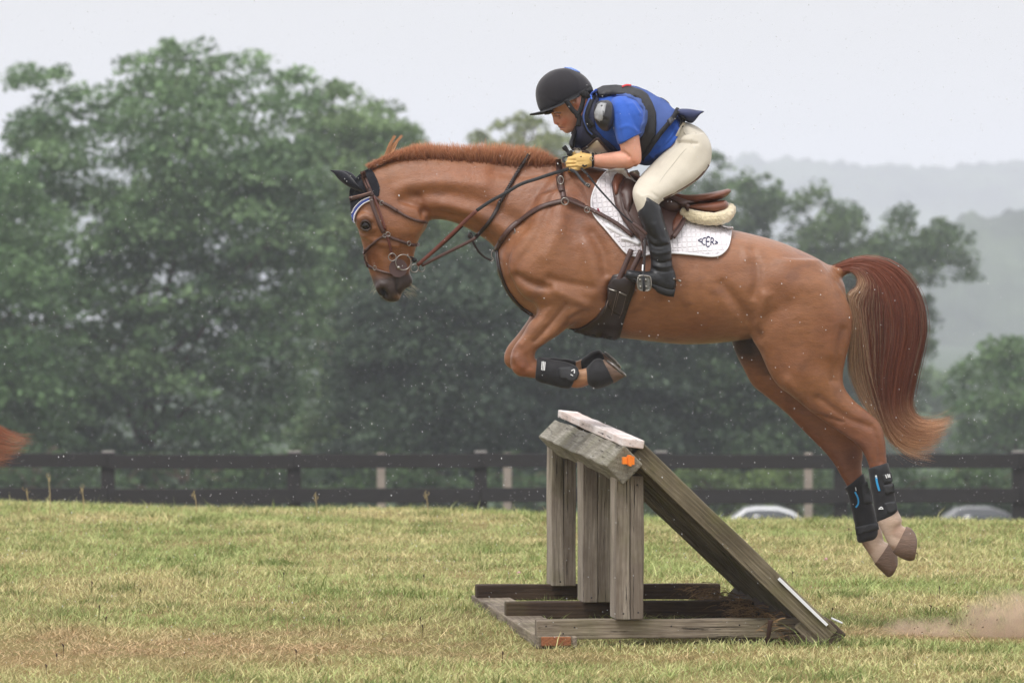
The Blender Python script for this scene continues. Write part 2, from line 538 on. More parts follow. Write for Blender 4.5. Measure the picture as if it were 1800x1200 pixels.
# haze: closed box of even air round everything
M_haze = bpy.data.materials.new('haze'); M_haze.use_nodes = True
ht = M_haze.node_tree; ht.nodes.clear(); ho = ht.nodes.new('ShaderNodeOutputMaterial'); hv = ht.nodes.new('ShaderNodeVolumePrincipled')
hv.inputs['Color'].default_value = (0.82, 0.85, 0.935, 1); hv.inputs['Density'].default_value = 0.00048; hv.inputs['Anisotropy'].default_value = 0.0
ht.links.new(hv.outputs[0], ho.inputs['Volume'])
hb = box_geo(Vector((0, 1800, 28)), Vector((1, 0, 0)), Vector((0, 1, 0)), Vector((0, 0, 1)), 1700, 1900, 57)
hz = fix_normals(mk('haze', hb[0], hb[1], M_haze, None, False)); tag(hz, 'thin pale rain haze filling the air', 'haze', kind='stuff')

# ================================================================== TREES
M_leaf = mat('leaves', (0.05, 0.08, 0.03, 1), rough=0.6, var=.25, scale=.8, attr='col', spec=.3, trans=.3, detail=3)
M_bark = mat('bark', lin(96, 82, 70), rough=.95, var=.35, scale=6, stretch=(1, 1, .2), bump=.03, bscale=9, spec=.1)

def inside(poly, x, y):
    c = False; n = len(poly)
    for i in range(n):
        x1, y1 = poly[i]; x2, y2 = poly[(i + 1) % n]
        if (y1 > y) != (y2 > y) and x < (x2 - x1) * (y - y1) / (y2 - y1 + 1e-9) + x1: c = not c
    return c

def tree(outline, D, depth, nclump, nleaf, leaf, cols, label, group=None, seed=0, trunk_px=None, layered=.45, csize=1.0, name='tree', cat='tree', bark=None):
    """crown outline given in photo positions for a tree standing D metres away; clumps are spread through its real depth"""
    rs = np.random.RandomState(seed); rr = random.Random(seed)
    k = D / 10000.0; Y = D - 27
    A = np.array(outline, float); x0, x1, y0, y1 = A[:, 0].min(), A[:, 0].max(), A[:, 1].min(), A[:, 1].max()
    cx = (x0 + x1) / 2 if trunk_px is None else trunk_px
    zb = ground_z((cx - 900) * k, Y)
    base = Vector(((cx - 900) * k, Y, zb - .1))
    t = empty(name, base, label, cat, group)
    cl = []
    edge_line = np.vstack([A, A[:1]])
    tries = 0
    while len(cl) < nclump and tries < nclump * 60:
        tries += 1
        px, py = rr.uniform(x0, x1), rr.uniform(y0, y1)
        if not inside(outline, px, py): continue
        d = seg_dist(np.array([[px, py]]), edge_line)[0] * k
        w = (x1 - x0) * k / 2
        dy = (rr.random() * 2 - 1) * depth * math.sqrt(max(.12, min(1, d * 2.2 / max(w, 1))))
        if rr.random() < .35: dy = -abs(dy)
        r = rr.uniform(.5, 1.25) * csize * min(1, .55 + d / 3.0)
        # keep the silhouette ragged
        cl.append((px, py, dy, r))
    VV = []; CC = []
    for (px, py, dy, r) in cl:
        c = np.array(P(px, py, Y)) + (0, dy, 0)
        n = int(nleaf * (r / csize) ** 1.6 * rr.uniform(.7, 1.15)) + 6
        q = rs.normal(size=(n, 3)); q /= np.linalg.norm(q, axis=1)[:, None]
        q *= (rs.random((n, 1)) ** .42)
        q *= (r * 1.3, r * 1.3, r * layered)
        # drooping rim
        q[:, 2] -= (q[:, 0] ** 2 + q[:, 1] ** 2) / (r * 4.0)
        pos = c + q
        nrm = rs.normal(size=(n, 3)) * .55 + (0, 0, .75); nrm /= np.linalg.norm(nrm, axis=1)[:, None]
        a = np.cross(nrm, rs.normal(size=(n, 3))); a /= np.linalg.norm(a, axis=1)[:, None]; b = np.cross(nrm, a)
        s = leaf * rs.uniform(.55, 1.25, (n, 1))
        quad = np.stack([pos - a * s, pos + b * s * .55, pos + a * s, pos - b * s * .55], 1)
        VV.append(quad.reshape(-1, 3))
        mixv = rr.random(); cc = np.array(cols[0]) * (1 - mixv) + np.array(cols[1]) * mixv
        cc = cc[None, :3] * rs.uniform(.7, 1.3, (n, 1)); CC.append(np.repeat(cc, 4, axis=0))
    V = np.concatenate(VV); F = np.arange(len(V)).reshape(-1, 4)
    fast_mesh('crown', V, F, M_leaf, t, False, np.concatenate(CC))
    # trunk and limbs
    geos = []
    ctr = P(cx, y0 + (y1 - y0) * .30, Y); H = ctr.z - base.z
    tr = [(*base, .022 * H + .12), (*(base + (ctr - base) * .35 + Vector((.15, 0, 0))), .017 * H + .08), (*(base + (ctr - base) * .7), .011 * H + .05), (*ctr, .05)]
    geos.append(tube_geo(cr(tr, 4), 10))
    for i in range(16):
        px, py, dy, r = rr.choice(cl); e = P(px, py, Y) + Vector((0, dy, 0))
        s0 = base + (ctr - base) * rr.uniform(.22, .85)
        if e.z < s0.z: s0 = base + (ctr - base) * max(.12, (e.z - base.z) / H * .6)
        mid = (s0 + e) / 2 + Vector((rr.uniform(-.4, .4), rr.uniform(-.4, .4), rr.uniform(-.1, .6)))
        geos.append(tube_geo(cr([(*s0, .008 * H + .03), (*mid, .005 * H + .02), (*e, .02)], 4), 7))
    v, f = merge(*geos)
    mk('trunk', v, f, bark or M_bark, t)
    return t

g1, g2 = lin(76, 102, 68), lin(126, 152, 106)
TG = 'trees beyond the paddock fence'
tree([(18,212),(60,168),(28,132),(60,114),(150,122),(172,168),(200,140),(205,90),(232,68),(262,92),(284,74),(352,72),(372,96),(410,100),(462,90),(520,118),(548,160),(556,230),(570,330),(585,450),(560,580),(520,700),(470,860),(120,860),(-60,820),(-110,560),(-90,400),(-40,300),(10,270),(40,240)],
     186, 5.5, 760, 170, .135, (g1, g2), 'biggest broad green tree, its layered crown filling the left of the photo', TG, 3, 250)
tree([(-140,400),(-60,300),(5,262),(60,300),(110,420),(130,600),(120,880),(-160,880)], 176, 3, 210, 170, .13, (lin(72,98,62), lin(108,136,90)),
     'green tree cut by the left edge of the photo, in front of the broad tree', TG, 5, -60)
tree([(545,170),(575,150),(598,134),(632,160),(668,172),(704,196),(738,232),(760,250),(790,330),(800,420),(760,520),(720,640),(700,860),(500,860),(520,600),(560,400),(540,260)],
     200, 4.5, 480, 160, .14, (lin(78, 102, 62), lin(124, 146, 98)), 'upright lighter green tree behind the horse head, with pinkish trunk', TG, 8, 590, bark=mat('pale_bark', lin(168, 140, 124), rough=.9, var=.25, scale=5))
dk = (lin(48, 62, 50), lin(76, 94, 70))
T_dark = tree([(600,560),(650,480),(720,440),(800,430),(870,470),(930,560),(960,700),(960,860),(570,860),(580,680)], 172, 4, 520, 170, .135, dk,
     'dark rounded tree below the horse head and neck', TG, 12, 780)
tree([(900,520),(960,440),(1040,400),(1120,420),(1180,520),(1200,660),(1200,860),(880,860),(880,640)], 176, 4, 520, 170, .135, dk,
     'dark tree right behind the front legs of the horse', TG, 14, 1030)
tree([(1150,560),(1200,470),(1270,450),(1340,520),(1370,600),(1420,700),(1450,860),(1130,860)], 180, 4, 440, 170, .135, (lin(58, 78, 54), lin(88, 110, 74)),
     'dark tree under the belly of the horse, rightmost of the dark ones', TG, 16, 1280)
pale = (lin(110, 122, 70), lin(140, 146, 92))
tree([(800,300),(830,235),(872,212),(905,196),(950,204),(985,218),(1010,240),(1040,300),(1040,420),(800,420)], 300, 4, 120, 90, .2, pale,
     'pale hazy treetop showing over the horse neck', 'far trees', 21, 920)
mid_ = (lin(62, 86, 50), lin(96, 118, 68))
tree([(1190,260),(1262,268),(1284,292),(1296,322),(1276,360),(1300,420),(1290,520),(1180,520),(1150,400)], 300, 4, 120, 120, .16, mid_,
     'green tree right behind the rider hip and saddle', 'far trees', 22, 1230)
tree([(1275,330),(1310,306),(1345,304),(1372,330),(1380,360),(1350,390),(1340,440),(1380,420),(1400,350),(1432,326),(1460,345),(1500,335),(1512,372),(1550,372),(1560,400),(1576,362),(1602,370),(1618,410),(1650,384),(1690,398),(1712,430),(1708,484),(1690,488),(1680,455),(1650,462),(1646,500),(1630,500),(1640,560),(1630,640),(1620,720),(1300,700),(1262,520),(1290,450),(1270,390)],
     290, 5, 520, 150, .16, mid_, 'open crowned tree rising behind the horse croup and tail', 'far trees', 23, 1440, csize=.9, layered=.8)
tree([(1560,690),(1590,655),(1640,640),(1680,660),(1720,640),(1760,660),(1790,760),(1800,900),(1540,900)], 420, 6, 200, 120, .26, (lin(84,108,72), lin(112,134,90)), 'low hazy tree right of the horse tail', 'far trees', 61, None)
tree([(1380,700),(1420,655),(1480,640),(1540,650),(1570,720),(1580,900),(1370,900)], 410, 6, 170, 120, .26, (lin(78,102,68), lin(108,130,86)), 'low hazy tree behind the hocks of the horse', 'far trees', 62, None)
tree([(735,330),(760,300),(820,320),(900,380),(940,470),(900,560),(780,560),(720,470)], 210, 4, 260, 160, .14, (lin(66,88,54), lin(100,122,74)), 'green tree filling the gap between the horse chin and neck', TG, 63, 830)
T_right = tree([(1672,690),(1688,640),(1700,604),(1740,590),(1790,578),(1850,590),(1900,650),(1910,880),(1660,880),(1690,760)], 230, 4, 170, 140, .15, (lin(66,94,54), lin(98,124,74)),
     'rounded green tree at the right edge of the photo', TG, 25, 1800)
# the row of trees goes on past both edges of the photo
def copy_tree(src, dx, label):
    c = src.copy(); COL.objects.link(c); c.location.x += dx; c.rotation_euler.z = random.uniform(-.3, .3); c['label'] = label
    for ch in src.children:
        d = ch.copy(); COL.objects.link(d); d.parent = c
for dx, lab in ((-26, 'first tree past the left edge of the photo'), (-40, 'second tree past the left edge of the photo')): copy_tree(T_dark, dx, lab)
for dx, lab in ((13, 'first tree past the right edge of the photo'), (25, 'second tree past the right edge of the photo')): copy_tree(T_right, dx, lab)
# shrubs seen through the rails of the fence
BG = 'shrubs behind the paddock fence'
sh = [(60,150,'shrub behind the fence left of the first post'),(330,180,'shrub behind the fence between the first two posts'),(450,120,'low shrub left of the second fence post'),(700,170,'dark shrub behind the pale post'),(980,200,'dark shrub right of the third fence post'),
      (1230,150,'light green shrub seen beside the sloping plank'),(1390,120,'light green shrub behind the second pale post'),(1560,150,'shrub behind the fence between the hind boots and the tail tip'),(1700,170,'shrub behind the fence at the right edge')]
for i, (c, w, lab) in enumerate(sh):
    top = 792 if c < 1100 else 812
    tree([(c-w*.8,905),(c-w*.9,850),(c-w*.55,top+12),(c-w*.1,top-8),(c+w*.4,top+6),(c+w*.85,top+34),(c+w*.9,905)], 168, 1.6, 60, 120, .11, ((lin(54,76,46), lin(80,104,60)) if c not in (1230,1390) else (lin(74,94,50), lin(104,124,68))),
         lab, BG, 40 + i, None, name='shrub', cat='shrub', csize=.8)

# ================================================================== PADDOCK FENCE
M_black = mat('black_fence_paint', lin(46, 43, 44), rough=.7, var=.25, scale=6, stretch=(1, 1, 8), bump=.003, spec=.3)
M_cap = mat('weathered_post_top', lin(150, 146, 140), rough=.9, var=.2)
FY = 49.0
fz = lambda py: P(900, py, FY).z
fence = empty('paddock_fence', (0, FY, ground_z(0, FY)), 'long black board fence with square posts crossing behind the field', 'fence')
def simple_box(x0, x1, y0, y1, z0, z1):
    return box_geo(Vector(((x0 + x1) / 2, (y0 + y1) / 2, (z0 + z1) / 2)), Vector((1, 0, 0)), Vector((0, 1, 0)), Vector((0, 0, 1)), (x1 - x0) / 2, (y1 - y0) / 2, (z1 - z0) / 2)
def bevel(o, w=.003, seg=1):
    bm = bmesh.new(); bm.from_mesh(o.data); bmesh.ops.recalc_face_normals(bm, faces=bm.faces)
    bmesh.ops.bevel(bm, geom=list(bm.edges), offset=w, segments=seg, affect='EDGES', profile=.6)
    bm.to_mesh(o.data); bm.free(); return o
ppx = [-1773, -1446, -1119, -792, -465, -138, 190, 517, 845, 1162, 1478, 1791, 2105, 2430, 2757, 3084, 3411]
xs = [P(p, 800, FY).x for p in ppx]
for x in xs:
    zb = ground_z(x, FY) - .3
    po = bevel(mk('post', *simple_box(x - .09, x + .09, FY - .09, FY + .09, zb, fz(795)), M_black, fence, False), .008)
    bevel(mk('post_top', *simple_box(x - .085, x + .085, FY - .085, FY + .085, fz(795) + .002, fz(792.5)), M_cap, po, False), .006)
for i in range(len(xs) - 1):
    for (a, b) in ((797, 822), (857, 883), (917, 941)):
        j = (i % 3 - 1) * .012
        bevel(mk('rail', *simple_box(xs[i] + .004, xs[i + 1] - .004, FY - .125, FY - .094, fz(b) + j, fz(a) + j * .6), M_black, fence, False), .004)
# pale wooden posts of a second fence farther off
M_pale = mat('pale_post_wood', lin(150, 138, 128), rough=.9, var=.2, scale=5)
for i, (px, lab) in enumerate([(670, 'pale wooden post behind the black fence, below the horse head'), (892, 'pale wooden post behind the black fence, left of the jump'),
                (1421, 'pale wooden post behind the black fence, between the sloping plank and the hind boots')]):
    D = 84; k = P(px, 800, D - 27)
    s_ = bevel(mk('wooden_post', *simple_box(k.x - .06, k.x + .06, D - 27 - .06, D - 27 + .06, ground_z(k.x, D - 27) - .2, P(px, 796, D - 27).z), M_pale, None, False), .01)
    tag(s_, lab, 'post', 'pale posts beyond the fence')

# ================================================================== PARKED CARS
def car(name, px0, px1, py_top, D, paint, label, glass_col):
    k = D / 10000; x0 = (px0 - 900) * k; x1 = (px1 - 900) * k; Y = D - 27
    top = P(900, py_top, Y).z; zg = top - 1.45; L_ = 4.4; cx = (x0 + x1) / 2
    t = empty(name, (cx, Y, zg), label, 'car', 'parked cars')
    XS = .72 if 'white' in label else .9
    prof = [(-2.2,.35),(-2.22,.7),(-2.05,.92),(-1.3,1.0),(-.55,1.40),(-.1,1.45),(.75,1.44),(1.35,1.30),(1.75,1.05),(2.12,.98),(2.2,.7),(2.18,.35)]
    def prism(pts, hw, taper=None):
        V = []; n = len(pts)
        for sgn in (-1, 1):
            for (a, b) in pts:
                w = hw * (1 - .22 * max(0, (b - .95)) / .5)
                V.append(Vector((cx + a * XS, Y + sgn * w, zg + b)))
        F = [tuple(range(n)), tuple(range(2 * n - 1, n - 1, -1))] + [(i, (i + 1) % n, (i + 1) % n + n, i + n) for i in range(n)]
        return V, F
    V, F = prism(prof, .88); b = bevel(fix_normals(mk('body', V, F, paint, t)), .05, 2)
    gl = [(-1.2,1.0),(-.52,1.36),(-.1,1.40),(.7,1.39),(1.25,1.27),(1.55,1.04)]
    V, F = prism(gl, .893); fix_normals(mk('window', V, F, glass_col, t))
    for sx in (-1.35, 1.35):
        for sy in (-.8, .8):
            c = Vector((cx + sx * XS, Y + sy, zg + .32)); V = []; seg = 20
            for e in (-.1, .1):
                for i in range(seg):
                    a = 2 * math.pi * i / seg; V.append(c + Vector((math.cos(a) * .32, e, math.sin(a) * .32)))
            F = [(i, (i + 1) % seg, (i + 1) % seg + seg, i + seg) for i in range(seg)] + [tuple(range(seg)), tuple(range(2 * seg - 1, seg - 1, -1))]
            fix_normals(mk('wheel', V, F, M_tyre, t, False))
    return t
M_tyre = mat('tyre_rubber', (0.02, 0.02, 0.02, 1), rough=.8)
M_cglass = mat('car_glass', (0.02, 0.025, 0.03, 1), rough=.08, var=0, spec=.8)
car('parked_car', 1206, 1462, 890, 160, mat('white_car_paint', (.75, .76, .78, 1), rough=.3, var=.03, coat=.6), 'white parked car, only its roof showing beyond the black fence', M_cglass)
car('parked_car', 1560, 1850, 890, 152, mat('dark_car_paint', (.03, .03, .036, 1), rough=.3, var=.05, coat=.6), 'dark parked car beyond the fence, right of the white one', M_cglass)
M_silver = mat('silver_car_paint', (.35, .36, .38, 1), rough=.3, var=.05, coat=.6)
car('parked_car', 1720, 2040, 886, 138, M_silver, 'grey parked car at the right edge, beyond the fence', M_cglass)

# ================================================================== GRASS
M_grass = mat('grass_blades', (0.2, 0.25, 0.08, 1), rough=.75, var=.12, scale=4, attr='col', spec=.1, trans=.15, detail=3)
def grass_colour(x, y, n1, n2, r):
    green = np.array(lin(160, 176, 112)[:3]); straw = np.array(lin(212, 198, 150)[:3]); deep = np.array(lin(96, 116, 58)[:3])
    brown = np.array(lin(160, 132, 102)[:3]); hay = np.array(lin(206, 178, 140)[:3])
    straw_f = np.clip(.42 + n1 * .9 + (r[:, 0] - .5) * .9, 0, 1)[:, None]
    c = green * (1 - straw_f) + straw * straw_f
    dp = np.clip((n2 - .0) * 2.4 + (r[:, 1] - .62) * 1.8, 0, .85)[:, None]; c = c * (1 - dp) + deep * dp
    # dry brown thatch in the near left and in the worn strip on take-off
    X, Y = x, y
    bp = np.exp(-(((X + 1.75) / 1.25) ** 2 + ((Y + 1.25) / 1.25) ** 2)) * 1.0 + np.exp(-(((X + 1.0) / .9) ** 2 + ((Y + 1.35) / .3) ** 2)) * .7 \
        + np.exp(-(((X - 1.9) / 1.0) ** 2 + ((Y + .35) / .42) ** 2)) * 1.0 + np.exp(-(((X - .6) / 1.3) ** 2 + ((Y + 2.0) / .3) ** 2)) * .5
    bp = np.clip(bp + n2 * .7 * (bp > .15) + (r[:, 2] - .5) * .5 * (bp > .1), 0, .92)[:, None]
    bc = brown * (1 - r[:, 3:4]) + hay * r[:, 3:4]
    c = c * (1 - bp) + bc * bp
    return c * (0.76 + .54 * r[:, 2:3]), bp[:, 0]
def grass(name, n, ymin, ymax, hmin, hmax, width, seed, label, pow_=1.0):
    rs = np.random.RandomState(seed)
    y = ymin + (ymax - ymin) * rs.random(n) ** pow_
    half = (y + 27) * .092 + 1.0; x = (rs.random(n) * 2 - 1) * half
    # clumping
    nz = lambda s, o: np.array([mnoise.noise(Vector((a * s, b * s, o))) for a, b in zip(x, y)])
    n1 = nz(.7, 1.0); n2 = nz(2.6, 4.0); n3 = nz(7.0, 9.0)
    keep = rs.random(n) < .70 + n3 * 1.1
    x, y, n1, n2, n3 = x[keep], y[keep], n1[keep], n2[keep], n3[keep]; n = len(x)
    r = rs.random((n, 6)); col, bp = grass_colour(x, y, n1, n2, r)
    z = np.array([ground_z(a, b) for a, b in zip(x, y)]) - .004
    H = (hmin + (hmax - hmin) * rs.random(n) ** 2) * (1 + n2 * .7 + n3 * .3) * (1 - bp * .45)
    lean = rs.normal(size=(n, 2)) * .8 + (.12, -.05); lean *= (1 + bp * 1.2)[:, None]
    w = width * rs.uniform(.6, 1.4, n); ang = rs.random(n) * math.pi
    wx, wy = np.cos(ang) * w / 2, np.sin(ang) * w / 2
    b = np.stack([x, y, z], 1); o = lambda t: np.stack([x + lean[:, 0] * H * t ** 1.6, y + lean[:, 1] * H * t ** 1.6, z + H * t * (1 - .12 * t * np.linalg.norm(lean, axis=1))], 1)
    W = np.stack([wx, wy, np.zeros(n)], 1); m1 = o(.55); tp = o(1.0)
    V = np.stack([b - W, b + W, m1 + W * .8, m1 - W * .8, tp], 1).reshape(-1, 3)
    i5 = np.arange(n) * 5
    F = np.concatenate([np.stack([i5, i5 + 1, i5 + 2], 1), np.stack([i5, i5 + 2, i5 + 3], 1), np.stack([i5 + 3, i5 + 2, i5 + 4], 1)])
    C = np.repeat(col, 5, axis=0)
    ob = fast_mesh(name, V, F, M_grass, None, False, C)
    return tag(ob, label, 'grass', kind='stuff')
grass('grass', 470000, -4.6, 16.5, .020, .056, .0042, 3, 'short mown yellow green grass covering the field')
grass('tall_grass', 1800, -4.4, 15.5, .07, .12, .0045, 9, 'scattered longer grass blades standing above the mown turf')
# tall seed stalks on the crest
def stalk(px, top, label, D=None):
    D = D or 39.6; base = P(px, 900, D - 27); base.z = ground_z(base.x, D - 27); tp = P(px - 3, top, D - 27)
    v, f = tube_geo(cr([(*base, .004), (*((base + tp) / 2 + Vector((.006, 0, 0))), .003), (*tp, .0022)], 3), 6)
    geos = [(v, f)]
    for i in range(4):
        q = tp + Vector((random.gauss(0, .008), 0, -.012 * i)); geos.append(tube_geo([(*q, .002), (*(q + Vector((random.gauss(0, .01), 0, .016))), .0018), (*(q + Vector((random.gauss(0, .012), 0, .03))), .001)], 5))
    o = mk('grass_stalk', *merge(*geos), M_stalk); tag(o, label, 'grass stalk', 'seed stalks on the crest')
M_stalk = mat('dry_stalk', lin(176, 158, 112), rough=.9, var=.2)
for px, top, lab in [(88, 838, 'tallest thin seed stalk left of the first fence post'), (50, 862, 'short seed stalk near the left edge of the field crest'), (147, 858, 'seed stalk just left of the first fence post'),
                     (345, 868, 'short seed stalk right of the first fence post'), (752, 868, 'straw coloured stalk below the horse head'), (1508, 872, 'stalk on the crest beside the hind boots'), (557, 872, 'thin stalk right of the second fence post')]:
    stalk(px, top, lab)
# clover flowers and dark seed heads
M_clover = mat('clover_pink', lin(206, 140, 170), rough=.8); M_seed = mat('dark_seed', lin(58, 42, 34), rough=.9)
for i, (px, py, lab) in enumerate([(650, 1041, 'pink clover flower left of the jump'), (912, 1006, 'pink clover flower beside the far post of the jump'), (1452, 982, 'pink clover flower left of the hind hooves')]):
    D = 16500 / (py - 480 - 12); c = P(px, py, D - 27)
    s = Soup(); s.v, s.f = [], []; s.ball(px, py, D - 27, 3.4, 3, .009)
    v, f = merge((s.v, s.f), tube_geo([(*c, .002), (*(c - Vector((0, 0, .05))), .002)], 5)); tag(mk('clover_flower', v, f, M_clover), lab, 'flower', 'clover flowers')
rs = random.Random(4); geos = []
for i in range(26):
    y = rs.uniform(-3, 10); x = rs.uniform(-1, 1) * (y + 27) * .09; c = Vector((x, y, ground_z(x, y) + rs.uniform(.04, .07)))
    geos.append(tube_geo([(*(c - Vector((0, 0, .05))), .0006), (*c, .0016), (*(c + Vector((rs.gauss(0, .004), 0, .010))), .0045), (*(c + Vector((rs.gauss(0, .005), 0, .018))), .002)], 6))
tag(mk('seed_heads', *merge(*geos), M_seed), 'dark plantain seed heads scattered through the grass', 'seed heads', kind='stuff')
# ================================================================== HORSE
def horse_soup():
    s = Soup()
    # trunk
    s.loft([(884,418,872,455,.05,0),(905,388,878,485,.13,0),(935,345,898,524,.185,0),(968,305,935,553,.215,0,.1),(1005,287,975,572,.235,0,.2),
            (1040,292,1015,582,.25,0,.25),(1085,305,1060,590,.27,0,.2),(1140,338,1128,598,.285,0,.12),(1200,374,1198,605,.295,0,.05),
            (1255,396,1262,603,.295,0,.02),(1290,404,1315,597,.285,0),(1320,411,1350,592,.285,0),(1365,423,1385,600,.28,0),
            (1405,439,1425,625,.27,0),(1440,456,1455,640,.245,0),(1466,474,1475,630,.20,0),(1484,498,1493,600,.13,0)], 5, 40, 2.15)
    # neck
    s.loft([(1010,286,935,520,.15,0,.35),(975,284,892,470,.135,0,.35),(948,286,866,432,.115,0,.4),(905,288,842,414,.10,0,.4),(860,283,818,400,.092,0,.4),
            (810,279,790,389,.086,0,.35),(760,276,764,386,.08,0,.3),(715,279,745,388,.075,0,.2),(682,285,735,388,.07,0,.1),(655,298,712,388,.065,0)], 5, 32)
    # head
    s.loft([(652,297,694,296,.035,0),(628,322,716,330,.062,0),(618,345,735,352,.08,0),(618,365,750,374,.092,0),(622,388,753,392,.10,0,-.1),
            (630,406,747,405,.098,0,.05),(635,424,739,416,.086,0,.1),(640,446,732,434,.07,0,.1),(644,464,728,452,.06,0),(650,482,722,472,.054,0),
            (656,499,718,489,.055,0),(663,513,715,503,.054,0),(672,525,708,514,.047,0),(684,532,702,524,.030,0)], 5, 28, 2.2)
    s.ball(714, 493, 0, 13, 14, .036, 20)                     # chin
    s.ball(689, 519, 0, 17, 12, .045, -20)                    # upper lip
    s.ball(713, 385, -.055, 36, 36, .042, 0, True)            # cheek
    s.ball(641, 392, -.072, 17, 16, .030, 0, True)            # eye socket
    s.ball(672, 506, -.034, 13, 15, .022, 0, True)            # nostril wing
    # shoulder, breast and hip muscles
    s.loft([(945,345,990,330,.05,-.13),(930,390,1010,380,.075,-.155),(905,430,1040,430,.09,-.165),(893,465,1056,470,.10,-.165),(900,490,1064,500,.10,-.16),
            (918,520,1066,522,.095,-.155),(943,536,1052,543,.085,-.145),(940,556,1028,560,.07,-.14),(930,566,1006,570,.062,-.14),(918,587,984,588,.054,-.14),
            (907,602,962,602,.048,-.14),(899,616,945,614,.046,-.14),(896,632,941,622,.046,-.14),(898,648,941,628,.043,-.14),(909,661,942,633,.038,-.14),
            (928,664,948,635,.033,-.14),(952,668,960,638,.027,-.14),(985,674,992,646,.027,-.14),(1006,683,1020,648,.031,-.14),(1024,682,1030,645,.027,-.14),(1045,672,1048,642,.03,-.14)], 4, 26)
    s.loft([(930,390,1010,380,.075,.155),(905,430,1040,430,.09,.165),(893,465,1056,470,.10,.165),(918,510,1060,512,.09,.155),(932,536,1040,540,.075,.14),
            (931,555,1006,566,.06,.14),(918,575,975,583,.052,.13),(905,592,955,600,.047,.12),(891,609,938,612,.045,.11),(885,626,934,620,.045,.11),
            (888,642,936,625,.042,.11),(905,652,938,628,.036,.11),(925,655,945,630,.03,.11),(952,658,958,632,.027,.11),(985,660,990,634,.027,.11),
            (1005,664,1012,634,.03,.11),(1022,656,1026,628,.027,.11),(1042,650,1046,628,.03,.11)], 4, 24)
    # near hind leg
    s.loft([(1330,455,1440,455,.10,-.14),(1318,500,1480,510,.125,-.145),(1313,550,1498,548,.125,-.15),(1320,592,1499,575,.12,-.15),(1335,618,1494,606,.11,-.15),(1350,652,1485,640,.10,-.15),
            (1367,678,1482,668,.088,-.15),(1392,697,1488,686,.072,-.15),(1424,723,1505,706,.058,-.15),(1458,748,1528,724,.046,-.15),
            (1488,768,1545,740,.040,-.15),(1510,787,1553,757,.038,-.15),(1521,805,1558,785,.035,-.15),(1528,826,1560,817,.030,-.15),
            (1534,860,1567,855,.028,-.15),(1540,895,1576,890,.032,-.15),(1540,914,1585,908,.040,-.15),(1543,922,1587,917,.040,-.15),(1550,936,1581,922,.032,-.15),(1558,952,1588,924,.033,-.15),(1570,970,1595,926,.041,-.15),(1576,974,1598,929,.040,-.15)], 4, 26)
    # far hind leg
    s.loft([(1310,470,1440,470,.10,.14),(1290,540,1470,540,.12,.145),(1284,590,1480,600,.12,.145),(1292,620,1470,640,.11,.14),(1306,648,1462,672,.095,.14),(1322,677,1462,698,.085,.14),
            (1345,696,1470,715,.072,.13),(1380,725,1484,733,.058,.12),(1412,758,1500,752,.047,.12),(1440,786,1514,772,.040,.12),
            (1462,811,1518,795,.037,.12),(1478,838,1516,818,.033,.12),(1489,858,1518,840,.029,.12),(1499,900,1532,895,.028,.12),
            (1507,938,1549,926,.038,.12),(1513,954,1553,943,.036,.12),(1527,975,1553,951,.031,.12),(1538,993,1567,954,.040,.12),(1542,997,1570,957,.040,.12)], 4, 24)
    # tail dock
    s.tube([(1440,480,0),(1468,479,0),(1494,470,0),(1520,466,0),(1545,475,0)], [.05,.036,.026,.022,.014], 5, 12)
    return s

